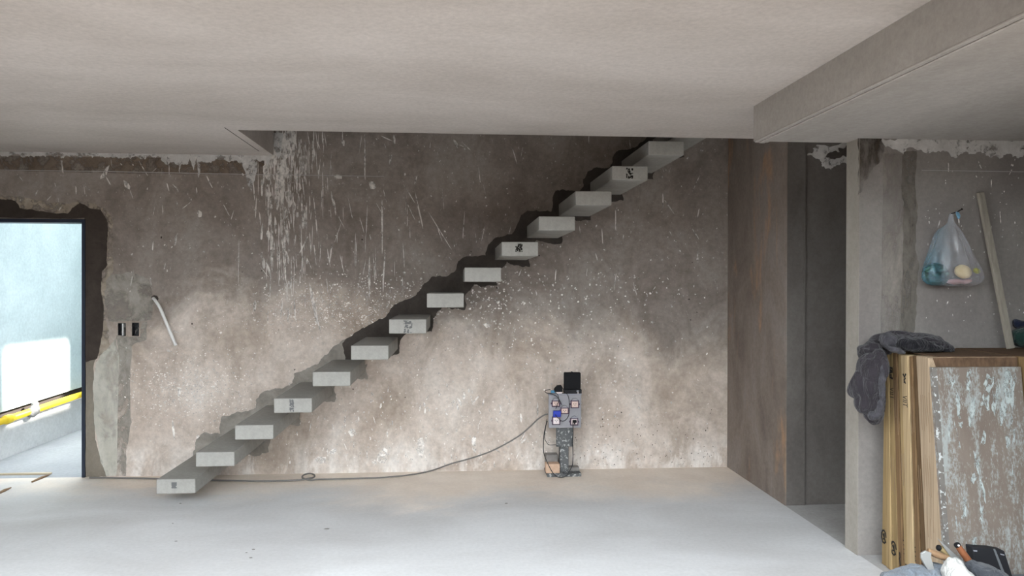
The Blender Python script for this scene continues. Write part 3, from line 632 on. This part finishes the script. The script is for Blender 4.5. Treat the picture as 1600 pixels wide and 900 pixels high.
# brick and offcut by the foot
a = onZ(852, 740, 0); b = onZ(873.5, 740, 0)
tag(obj('clay_brick', boxes(((a.x-.006, 6.000, .0265), (b.x-.006, 6.09, .098)), bev=.003), M['brick']), 'tan clay brick lying on the foot of the power stand', 'brick')
tag(obj('grey_offcut', boxes(((a.x+.012, 6.10, 0), (b.x+.0, 6.20, .115)), bev=.003), M['offcut']) if False else obj('grey_offcut', boxes(((a.x+.006, 6.092, .0265), (b.x-.008, 6.19, .150)), bev=.003), M['offcut']), 'grey block standing on the stand foot behind the tan brick', 'block')

# ------------------------------------------------------------------ crumbs on the floor
crumb = [(511, 827, .010), (396, 859, .006), (392, 872, .006), (282, 787, .006), (275, 846, .005), (270, 818, .004), (791, 787, .007), (385, 864, .004)]
for k, (x, y, s) in enumerate(crumb):
    p = onZ(x, y, 0); bm = bmesh.new(); bmesh.ops.create_icosphere(bm, subdivisions=1, radius=1)
    for v in bm.verts: v.co = Vector((v.co.x*s*1.8*U(.7, 1.2), v.co.y*s*U(.7, 1.2), (v.co.z+.9)*s*.45*U(.8, 1.1)))+p
    tag(obj('mortar_crumb', bm, M['offcut']), 'tiny dark mortar crumb lying loose on the pale floor', 'crumb', 'crumbs scattered on the floor')

# ------------------------------------------------------------------ cartons leaning on the right wall
CX = 2.31
tops = [1380, 1384.5, 1389, 1394, 1401, 1407, 1419, 1424, 1430.5, 1451]        # photo columns of the joints, at the top
bots = [1376.5, 1385, 1393, 1402, 1410, 1417, 1428, 1437, 1446, 1474]         # and near the floor
ct = [0, 1, 0, 3, 1, 2, 3, 4, 5]; cartons = []
cn = ['backmost', 'second', 'third', 'fourth', 'fifth', 'sixth', 'seventh', 'eighth', 'outermost']
hts = [1.135, 1.150, 1.155, 1.155, 1.150, 1.152, 1.150, 1.156, 1.158]
for k in range(9):
    H = hts[k]; yt0 = onX(tops[k], 560, CX).y; yt1 = onX(tops[k+1], 560, CX).y; yb0 = onX(bots[k], 850, CX).y; yb1 = onX(bots[k+1], 850, CX).y
    # joint lines are read at z=1.14 and z~.15: carry them to floor and top
    y0b, y1b = yb0+(yb0-yt0)*.18, yb1+(yb1-yt1)*.18; g = .0024
    dx = [.004, -.003, .002, .0, .005, -.002, .003, .006, 0][k]; xr = [2.765, 2.76, 2.768, 2.76, 2.765, 2.76, 2.765, 2.76, 2.768][k]
    e = empty('flat_carton', (CX+.3, (y0b+y1b)/2, 0))
    bm = bmesh.new(); V = [(CX+dx, y1b+g, 0), (xr, y1b+g, 0), (xr, y0b-g, 0), (CX+dx, y0b-g, 0), (CX+dx, yt1+g, H), (xr, yt1+g, H), (xr, yt0-g, H), (CX+dx, yt0-g, H)]
    vv = [bm.verts.new(v) for v in V]
    for f in ((0, 1, 2, 3), (7, 6, 5, 4), (0, 4, 5, 1), (1, 5, 6, 2), (2, 6, 7, 3), (3, 7, 4, 0)): bm.faces.new([vv[i] for i in f])
    bmesh.ops.bevel(bm, geom=list(bm.edges), offset=.004, segments=1, affect='EDGES')
    obj('body', bm, CARD[ct[k]], e)
    tag(e, '%s flat cardboard carton counted out from the wall, leaning' % cn[k] if k < 8 else 'outermost thick pale cardboard carton, behind the plastered board', 'carton', 'flat cartons leaning against the right wall')
    cartons.append((e, y0b, y1b, yt0, yt1, H, CX+dx))
def side_at(k, z, f):
    e, a, b, c, d, H, x = cartons[k]; t = z/H; ya = a+(c-a)*t; yb = b+(d-b)*t; return Vector((x-.0008, ya+(yb-ya)*f, z)), abs(yb-ya)
def side_text(k, s, z, f=.5, size=.05, sx=1.0, nm='lettering'):
    cu = bpy.data.curves.new('t', 'FONT'); cu.body = s; cu.size = size; cu.align_x = 'LEFT'; cu.align_y = 'CENTER'
    t = bpy.data.objects.new('t', cu); C.objects.link(t); dg = bpy.context.evaluated_depsgraph_get(); me = bpy.data.meshes.new_from_object(t.evaluated_get(dg)); bpy.data.objects.remove(t)
    p, wdt = side_at(k, z, f)
    q, _ = side_at(k, z-.2, f); dn = (q-p).normalized()
    right = Vector((0, 1, 0))                                     # glyph 'up' points to the wall side: text reads downwards
    for v in me.vertices: v.co = p+dn*v.co.x*sx-right*v.co.y+Vector((-.0004, 0, 0))
    return link(nm, me, M['ink'], cartons[k][0])
def side_marks(k, z0, z1, n, f0=.2, f1=.8, nm='printed_lines', m=None, wd=.0035):
    bm = bmesh.new()
    for i in range(n):
        f = f0+(f1-f0)*i/max(1, n-1); za = z1-U(0, .03); zb = z0+U(0, (z1-z0)*.35)
        a, _ = side_at(k, za, f); b, _ = side_at(k, zb, f); h = Vector((0, wd/2, 0)); off = Vector((-.0006, 0, 0))
        bm.faces.new([bm.verts.new(v+off) for v in (a-h, a+h, b+h, b-h)])
    return obj(nm, bm, m or M['print'], cartons[k][0])
M['print'] = mat('faded_print', (.24, .165, .105), .85, .1)
side_text(2, 'VIIT', .970, .55, .060, .62); side_text(5, 'VIIT', .945, .45, .056, .62)
def glyph(k, z, f, strokes, sc=(.04, .05)):
    bm = bmesh.new(); p, _ = side_at(k, z, f)
    for st_ in strokes:
        tube(bm, [p+Vector((-.001, -u*sc[0], v*sc[1])) for u, v in st_], .0052, 4)
    for v in bm.verts: v.co.x = p.x-.0012+(v.co.x-p.x+.001)*.15
    return obj('printed_symbol', bm, M['ink'], cartons[k][0])
G1 = [[(-.8, .9), (.6, .9), (.6, .2), (-.6, .1), (-.5, -.8), (.8, -.9)], [(-.7, .5), (.3, .4)], [(0, -.2), (.1, -.9)]]
G2 = [[(-.7, .8), (.1, .3), (.7, .9)], [(.5, .2), (-.1, -.2), (.6, -.8), (-.2, -.5)]]
CIRC = [[(math.cos(t*.7), math.sin(t*.7)) for t in range(9)], [(-.4, .4), (.9, -.8)], [(.2, .6), (.3, -.3), (-.4, -.4)]]
glyph(1, 1.055, .55, G1, (.016, .03)); glyph(2, 1.045, .5, G1, (.020, .03)); glyph(5, 1.03, .5, G2, (.018, .03))
glyph(0, .155, .45, CIRC, (.022, .035)); glyph(2, .125, .3, CIRC, (.024, .035)); glyph(3, .09, .5, [[(-.2, 1), (0, .2), (-.2, .1), (.2, -1)]], (.02, .035))
for k, z in ((4, .055), (5, .05), (7, .06)): glyph(k, z, .5, [[(-.2, .9), (.6, .3), (.6, -.4), (-.3, -.9)]], (.02, .028))
for k in (4, 6, 7):
    for j in range(4): side_text(k, '.', .20-j*.022, .5, .06, 1, 'printed_dot')
side_marks(3, .72, 1.03, 3, .15, .85); side_marks(6, .70, 1.02, 2, .3, .8); side_marks(4, .45, .66, 3); side_marks(2, .40, .62, 2, .2, .7)
side_marks(8, .74, .99, 5, .25, .85); side_marks(8, .46, .68, 4, .2, .6); side_marks(8, .28, .40, 3, .25, .6); side_marks(7, .40, .62, 2, .3, .7)

# plastered board in front, and the yellow carton beyond it
e8 = cartons[8]; ytb, ybb = e8[4], e8[2]
bt = 1.112; lean = (ytb-ybb)/e8[5]
yb_ = lambda z: ybb+lean*z-.004
bx1 = onY(1591, 572, yb_(bt)).x
bd = empty('shuttering_board', ((CX+bx1)/2, ybb, 0)); tag(bd, 'brown plywood board caked with scraped white plaster, leaning on the cartons', 'board')
bm = bmesh.new(); prism(bm, [Vector((CX-.002, yb_(0), 0)), Vector((bx1, yb_(0), 0)), Vector((bx1, yb_(bt), bt)), Vector((CX-.002, yb_(bt), bt))], (0, -1, 0), .018); obj('face', bm, M['board'], bd)
bm = bmesh.new(); prism(bm, [Vector((CX-.004, yb_(0)-.018, 0)), Vector((CX+.022, yb_(0)-.018, 0)), Vector((CX+.022, yb_(bt)-.018, bt)), Vector((CX-.004, yb_(bt)-.018, bt))], (0, -1, 0), .003); obj('edge_strip', bm, spotted('dirty_edge', (.10, .09, .08), (.17, .155, .14), (.42, .43, .42), 40, .55), bd)
it = []
for k in range(46):
    x = U(1480, 1585); it.append((x, 572+abs(Gs(0, 120)), U(1.5, 5), U(6, 26), Gs(0, .1)))
it += [(1528, 590, 12, 20, 0), (1545, 600, 9, 22, .1), (1497, 590, 7, 18, 0), (1576, 592, 7, 14, -.3), (1512, 596, 5, 22, 0), (1540, 625, 8, 18, 0), (1517, 650, 4, 30, 0), (1568, 640, 5, 26, 0), (1552, 632, 4, 16, 0), (1497, 632, 3, 22, 0)]
bm = bmesh.new(); kk = 0
for x, y, a, b, ln in it:
    kk += 1; pts = []
    for i in range(14):
        t = 2*math.pi*i/14; rr = U(.45, 1.15); X_, Y_ = x+math.cos(t)*a*rr-math.sin(t)*b*rr*math.sin(ln), y+math.sin(t)*b*rr
        d = ray(X_, Y_)                                           # meet the leaning face of the board
        s = (yb_(EYE)-.018)/(d.y-lean*d.z); p = CAM+d*s
        pts.append(p)
    if min(p.x for p in pts) < CX+.03 or max(p.x for p in pts) > bx1-.003 or max(p.z for p in pts) > bt-.002: continue
    bm.faces.new([bm.verts.new(p+Vector((0, -.0010-kk*.00004, 0))) for p in pts])
o = obj('plaster_smears', bm, plaster('chalky_plaster', (.27, .295, .285), (.40, .435, .42), 14, alpha=(42, .40, .56, .0, (1.2, 1, .6))), bd); o['kind'] = 'stuff'
ye = empty('tall_carton', (3.02, 3.52, 0)); tag(ye, 'yellowish cardboard carton standing upright beside the plastered board', 'carton')
lx = 2.775
bm = bmesh.new(); prism(bm, [Vector((lx, 3.53, 0)), Vector((lx+.40, 3.53, 0)), Vector((lx+.40, 3.55, 1.160)), Vector((lx, 3.55, 1.160))], (0, 1, 0), .53); obj('body', bm, M['cardyel'], ye)
obj('top_flap', boxes(((lx+.004, 3.556, 1.1602), (lx+.396, 4.07, 1.1632))), M['cardfront'], ye)
# top flap of the outermost carton
fl_ = bmesh.new(); prism(fl_, [Vector((CX+.02, ytb-.0012, e8[5]-.001)), Vector((2.766, ytb-.0012, e8[5]-.001)), Vector((2.766, ytb-.0062, bt-.03)), Vector((CX+.045, ytb-.0062, bt-.03))], (0, 1, 0), .0008); obj('front_flap', fl_, M['cardfront'], e8[0])
obj('top_sheet', boxes(((CX+.06, ytb+.01, e8[5]+.0005), (2.766, e8[3]+.35, e8[5]+.004))), M['cardfront'], e8[0])

# batten
b0 = onY(1579, 557, 3.98); b0.z = 1.1665; b1 = onY(1531.5, 301, RW-.016)
d = (b1-b0); L = d.length; d.normalize(); sx = Vector((1, 0, 0))-d*d.x; sx.normalize(); sy_ = d.cross(sx)
bm = bmesh.new(); vv = []
for s in (0, L):
    for u, v in ((-1, -1), (1, -1), (1, 1), (-1, 1)): vv.append(bm.verts.new(b0+d*s+sx*u*.0185+sy_*v*.010))
for f in ((0, 1, 2, 3), (4, 5, 6, 7), (0, 1, 5, 4), (1, 2, 6, 5), (2, 3, 7, 6), (3, 0, 4, 7)): bm.faces.new([vv[i] for i in f])
bmesh.ops.bevel(bm, geom=list(bm.edges), offset=.002, segments=1, affect='EDGES')
tag(obj('wooden_batten', bm, M['batten']), 'slim weathered wooden batten leaning on the wall above the cartons', 'batten')

# dark green bundle behind the batten
zt8 = 1.1635
g0 = onY(1610, 545, 4.0)
gb = empty('green_bundle', (g0.x, 4.0, zt8)); tag(gb, 'dark green cloth bundle with navy top behind the wooden batten', 'cloth')
lump('cloth', [((g0.x+.03, 4.02, zt8+.065), (.135, .08, .065), (0, 0, 0)), ((g0.x+.10, 4.0, zt8+.07), (.12, .09, .07), (0, 0, .3))], .012, .010, (14, 14, 14), M['greencl'], gb, flat=zt8)
lump('cloth_top', [((g0.x+.0, 4.03, zt8+.125), (.075, .05, .022), (0, .35, 0)), ((g0.x-.055, 4.03, zt8+.135), (.03, .03, .022), (0, .8, 0))], .009, .006, (20, 20, 20), M['navycl'], gb)

# ------------------------------------------------------------------ jacket over the cartons
def J(x, y, Y): return onY(x, y, Y)
jk = empty('jacket', (CX+.1, 3.9, 1.16)); tag(jk, 'crumpled grey violet jacket thrown over the top corner of the cartons', 'jacket')
ells = []
for x, y, Y, rx, ry, rz, e in ((1385, 538, 3.98, .085, .09, .050, (0, 0, 0)), (1408, 533, 3.92, .10, .10, .045, (0, .1, 0)), (1440, 536, 3.88, .12, .10, .042, (0, .08, 0)), (1462, 541, 3.88, .075, .07, .028, (0, .2, 0)), (1478, 545, 3.88, .035, .04, .014, (0, .2, 0)),
                               (1362, 552, 3.92, .055, .08, .06, (0, -.3, 0)), (1361, 580, 3.86, .058, .08, .09, (0, -.1, 0)), (1356, 605, 3.86, .060, .075, .085, (0, .15, 0)), (1345, 598, 3.88, .045, .06, .075, (0, .35, 0)), (1338, 606, 3.88, .026, .05, .050, (0, .3, 0)),
                               (1362, 628, 3.85, .055, .06, .07, (0, .1, 0)), (1366, 646, 3.84, .036, .05, .05, (0, -.1, 0)), (1352, 628, 3.86, .04, .05, .05, (0, .5, 0)), (1374, 575, 3.82, .026, .06, .09, (0, 0, 0)), (1374, 615, 3.82, .022, .05, .10, (0, 0, 0))):
    ells.append((J(x, y, Y), (rx, ry, rz), e))
ells = [(Vector((min(c.x, CX-.012-r[0]*.9) if c.z < 1.13 else c.x, c.y, c.z)), r, e) for c, r, e in ells]
hang = [q for q in ells if q[0].z < 1.125]; over = [q for q in ells if q[0].z >= 1.10]
lump('cloth', hang, .0065, .017, (24, 18, 6.5), M['jacket'], jk, 4, .8, 2)
lump('cloth_top', over, .0065, .016, (9, 13, 34), M['jacket'], jk, 4, .8, 4)
q = [((J(x, y, Y)), r, e) for x, y, Y, r, e in ((1428, 538, 3.80, (.085, .05, .034), (0, .10, 0)), (1452, 541, 3.80, (.07, .045, .024), (0, .15, 0)), (1474, 546, 3.84, (.032, .03, .011), (0, .2, 0)))]
lump('dark_lining', q, .006, .014, (14, 20, 34), M['jacketdk'], jk, 4, .5, 5)
q = [((J(x, y, Y)), r, e) for x, y, Y, r, e in ((1390, 533, 3.86, (.050, .05, .040), (0, .5, 0)), (1400, 547, 3.78, (.05, .03, .012), (0, .28, 0)))]
lump('silvery_trim', q, .006, .008, (34, 26, 50), M['jackettr'], jk, 3, .6, 7)
q = [((J(x, y, Y)), r, e) for x, y, Y, r, e in ((1378, 600, 3.78, (.012, .03, .11), (0, 0, 0)), (1373, 640, 3.79, (.020, .03, .055), (0, .25, 0)), (1363, 650, 3.80, (.022, .03, .022), (0, .2, 0)))]
q = [(Vector((min(c.x, CX-.006-r[0]), c.y, c.z)), r, e) for c, r, e in q]
lump('silvery_trim', q, .007, .005, (30, 30, 30), M['jackettr'], jk, 3, .5, 9)

# ------------------------------------------------------------------ plastic bag hanging on a nail
n0 = onY(1486, 334, RW)
nl = empty('nail', (n0.x, RW-.001, n0.z)); tag(nl, 'bent dark nail in the wall holding the plastic bag', 'nail')
obj('shank', tube(bmesh.new(), [n0+Vector((0, -.0005, 0)), n0+Vector((.004, -.05, .006)), n0+Vector((.012, -.075, .018))], .0028, 6), M['ink'], nl); obj('head', tube(bmesh.new(), [n0+Vector((.012, -.0755, .018)), n0+Vector((.0127, -.0775, .0195))], .006, 8), M['ink'], nl)
prof = [(334, 1484.5, 1488.5), (341, 1482.5, 1488.5), (348, 1481, 1490), (353, 1476, 1494), (360, 1466, 1499), (370, 1461, 1505), (380, 1458, 1511), (392, 1455, 1515), (404, 1451, 1520), (416, 1446, 1526), (426, 1443, 1531), (433, 1442.5, 1534), (440, 1445, 1531), (445, 1453, 1523), (447.5, 1470, 1508)]
bag = empty('plastic_bag', (n0.x, RW-.07, n0.z)); tag(bag, 'knotted translucent blue and white plastic bag hanging from a nail', 'bag')
bm = bmesh.new(); rings = []; NS = 56
for k, (y, xa, xb) in enumerate(prof):
    a = onY(xa, y, RW-.07); b = onY(xb, y, RW-.07); cx = (a.x+b.x)/2; hw = (b.x-a.x)/2; dep = min(.066, .012+hw*.42); z = a.z; ring = []
    for s in range(NS):
        t = 2*math.pi*s/NS; f = min(1, k/4)*(1-.75*max(0, (k-10)/4)); pl = 1+.17*f*math.sin(9*t+1.3*math.sin(k*.35))+.10*f*math.sin(17*t+k*.4)+.05*noise.noise(Vector((math.cos(t)*3, math.sin(t)*3, k*.5)))
        yy = RW-.072+math.sin(t)*dep*pl; ring.append(bm.verts.new((cx+math.cos(t)*hw*(.6+.4*pl), min(yy, RW-.002), z+.004*math.sin(5*t)*(k == 12))))
    rings.append(ring)
for a, b in zip(rings, rings[1:]):
    for s in range(NS): bm.faces.new((a[s], a[(s+1) % NS], b[(s+1) % NS], b[s]))
bm.faces.new(rings[-1])
# object origin at the bag's left side so that its two tints follow the bag
me = bpy.data.meshes.new('skin'); bmesh.ops.recalc_face_normals(bm, faces=bm.faces); org = Vector((onY(1486, 400, RW-.07).x-.12, 0, 0)); bmesh.ops.translate(bm, verts=bm.verts, vec=-org); bm.to_mesh(me); bm.free()
sk = link('skin', me, M['bag'], None, True); sk.location = org; sk.parent = bag; sk.matrix_parent_inverse = Matrix.Translation(bag.location).inverted()
obj('knot', tube(bmesh.new(), catmull([n0+Vector((.003, -.045, .004)), n0+Vector((-.004, -.06, -.012)), n0+Vector((0, -.066, -.03)), n0+Vector((.006, -.062, -.012)), n0+Vector((.005, -.045, .003))], 5), .0055, 7), mat('blue_film', (.16, .34, .48), .35, .5), bag, True)
YB = RW-.068
c = onY(1462, 429, YB); tag(lump('green_parcel', [(c, (.071, .048, .063), (0, .2, 0))], .006, .009, (24, 24, 30), M['green'], None, 2, .4, 3), 'dark green striped parcel inside the hanging plastic bag', 'parcel')
c = onY(1504, 424, YB); tag(lump('yellow_bun', [(c, (.044, .036, .036), (0, .2, 0)), (c+Vector((.012, 0, -.012)), (.035, .035, .03), (0, 0, 0))], .008, .005, (20, 20, 20), M['bun'], None, 3, .2, 4), 'pale yellow bun shape inside the hanging plastic bag', 'food')
c = onY(1526, 423, YB+.01); tag(lump('lemon_wrapper', [(c, (.020, .018, .015), (0, .5, 0))], .005, .003, (40, 40, 40), M['lemon'], None, 2, .3, 5), 'small yellow green wrapper at the corner of the hanging bag', 'wrapper')
c = onY(1492, 440, YB); tag(lump('rose_packet', [(c, (.050, .034, .016), (0, 0, 0)), (c+Vector((.06, 0, 0)), (.04, .03, .012), (0, -.15, 0))], .007, .004, (30, 30, 30), M['rose'], None, 2, .3, 6), 'flat rose coloured packet at the bottom of the hanging bag', 'packet')

# ------------------------------------------------------------------ tub of tools in the corner
TZ = .205
tb = empty('mortar_tub', (2.28, 3.10, 0)); tag(tb, 'low grey plastic tub heaped with tools and rags below the board', 'tub')
bm = bmesh.new(); ox0, ox1, oy0, oy1, t = 1.93, 2.60, 2.98, 3.32, .008
box(bm, (ox0, oy0, 0), (ox1, oy1, t)); box(bm, (ox0, oy0, t), (ox0+t, oy1, TZ-.03)); box(bm, (ox1-t, oy0, t), (ox1, oy1, TZ-.03)); box(bm, (ox0+t, oy0, t), (ox1-t, oy0+t, TZ-.03)); box(bm, (ox0+t, oy1-t, t), (ox1-t, oy1, TZ-.03))
obj('body', bm, M['tub'], tb)
bm = bmesh.new(); box(bm, (ox0-.012, oy0-.012, TZ-.03), (ox0+t, oy1+.012, TZ-.018)); box(bm, (ox1-t, oy0-.012, TZ-.03), (ox1+.012, oy1+.012, TZ-.018)); box(bm, (ox0+t, oy0-.012, TZ-.03), (ox1-t, oy0+t, TZ-.018)); box(bm, (ox0+t, oy1-t, TZ-.03), (ox1-t, oy1+.012, TZ-.018)); obj('rim', bm, M['tub'], tb)
YT = 3.15
T = lambda x, y, Y=YT: onY(x, y, Y)
def rag(nm, spec, m, lab, seed, amp=.018, fs=(17, 17, 22)):
    return tag(lump(nm, [(T(x, y, Y), r, e) for x, y, Y, r, e in spec], .010, amp, fs, m, None, 4, .55, seed), lab, 'rag')
rag('blue_rag', [(1408, 908, 3.12, (.07, .09, .035), (0, 0, 0)), (1440, 902, 3.12, (.09, .10, .036), (0, 0, 0)), (1466, 900, 3.14, (.05, .07, .042), (0, 0, 0)), (1440, 935, 3.14, (.12, .12, .06), (0, 0, 0))], M['bluecl'], 'light blue rag heaped in the tub beside the trowels', 1)
rag('white_rag', [(1492, 895, 3.06, (.040, .05, .058), (0, .2, 0)), (1500, 912, 3.05, (.060, .06, .06), (0, 0, 0)), (1487, 884, 3.06, (.016, .03, .026), (0, 0, 0))], M['whitecl'], 'crumpled white rag between the blue and slate rags', 3, .017, (30, 30, 13))
rag('slate_rag', [(1535, 893, 3.10, (.065, .07, .035), (0, .15, 0)), (1555, 901, 3.08, (.055, .07, .025), (0, .2, 0)), (1540, 920, 3.10, (.10, .10, .06), (0, 0, 0)), (1522, 889, 3.1, (.03, .05, .025), (0, 0, 0))], M['darkcl'], 'slate grey folded rag in front of the black case', 4, .018)
# black case
bc = empty('black_case', (T(1550, 900, 3.26).x, 3.27, .2)); tag(bc, 'battered black plastic case standing in the tub', 'case')
bm = bmesh.new(); prism(bm, [T(*q, 3.24) for q in ((1519, 855), (1553, 858), (1570, 861), (1583, 905), (1600, 960), (1545, 960), (1527, 910))], (0, 1, 0), .05); bmesh.ops.bevel(bm, geom=list(bm.edges), offset=.004, segments=1, affect='EDGES'); obj('shell', bm, M['black2'], bc)
bm = bmesh.new(); prism(bm, [T(*q, 3.2385) for q in ((1552, 858), (1555, 857.6), (1566, 885), (1578, 915), (1574, 915), (1562, 885))], (0, 1, 0), .004); obj('rib', bm, M['tub'], bc)
for q in (((1521, 859.5), (1527, 860), (1527, 862), (1521.5, 861.5)), ((1563, 865), (1569, 866.5), (1569.5, 868), (1564, 867))):
    bm = bmesh.new(); prism(bm, [T(*p, 3.2385) for p in q], (0, 1, 0), .003); obj('scuff', bm, M['greyp'], bc)
# tools
def handle(nm, pts, rad, m, parent): return obj(nm, tube(bmesh.new(), catmull(pts, 5), [v for v in rad_list(rad, (len(pts)-1)*5+1)], 12), m, parent, True)
def rad_list(r, n): return [r[min(int(i*(len(r)-1)/(n-1)), len(r)-2)]*(1-((i*(len(r)-1)/(n-1)) % 1 if i < n-1 else 1))+r[min(int(i*(len(r)-1)/(n-1))+1, len(r)-1)]*((i*(len(r)-1)/(n-1)) % 1 if i < n-1 else 1) for i in range(n)]
e = empty('hand_tool', T(1520, 885)); tag(e, 'tool with an orange wooden handle and riveted butt', 'tool')
handle('handle', [T(1496, 852), T(1503, 862), T(1511, 873), T(1522, 890), T(1534, 908)], [.012, .0145, .015, .0165, .015], M['handle'], e)
handle('butt_cap', [T(1494.2, 849.6), T(1495.2, 851), T(1496.6, 853)], [.011, .0135, .0128], M['black'], e)
pp_ = T(1497.5, 852, 3.134); obj('rivet', tube(bmesh.new(), [pp_, pp_+Vector((0, -.004, 0))], .004, 8), M['lpink'], e)
e = empty('saw_blade', T(1490, 870)); tag(e, 'pointed steel blade sticking up between the wooden handles', 'tool')
bm = bmesh.new(); prism(bm, [T(*q, 3.18) for q in ((1464.5, 840.5), (1478, 853), (1500, 873), (1520, 893), (1535, 912), (1505, 912), (1488, 874))], (0, 1, 0), .002); obj('blade', bm, M['steel'], e)
e = empty('plaster_trowel', T(1455, 885)); tag(e, 'plastering trowel with brown wooden handle and curved grey bracket', 'trowel')
handle('handle', [T(1450, 860, 3.13), T(1460, 865, 3.13), T(1470, 869, 3.13), T(1483, 873, 3.13)], [.010, .0145, .0145, .012], M['handle2'], e)
bm = bmesh.new(); prism(bm, [T(*q, 3.11) for q in ((1440, 865), (1447, 861), (1456, 864), (1454, 872), (1458, 880), (1461, 893), (1452, 894), (1446, 884), (1440, 873))], (0, 1, 0), .012); bmesh.ops.bevel(bm, geom=list(bm.edges), offset=.002, segments=1, affect='EDGES'); obj('bracket', bm, M['steel'], e)
obj('ferrule', tube(bmesh.new(), [T(1483, 873, 3.13), T(1487, 874.5, 3.13)], .012, 10), M['steel'], e)
bm = bmesh.new(); prism(bm, [T(*q, 3.17) for q in ((1443, 887), (1515, 880), (1517, 883), (1444, 891))], (0, 1, 0), .004); obj('blade', bm, M['offcut'], e)
e = empty('hand_tool', T(1475, 862)); tag(e, 'tool with an olive wooden handle and black end', 'tool')
handle('handle', [T(1467, 856, 3.2), T(1475, 860, 3.2), T(1484, 868, 3.2), T(1494, 880, 3.2)], [.0115, .014, .0145, .013], M['handle3'], e)
handle('end_cap', [T(1464.5, 855, 3.2), T(1466, 855.6, 3.2), T(1468.5, 857, 3.2)], [.010, .0125, .0125], M['black'], e)
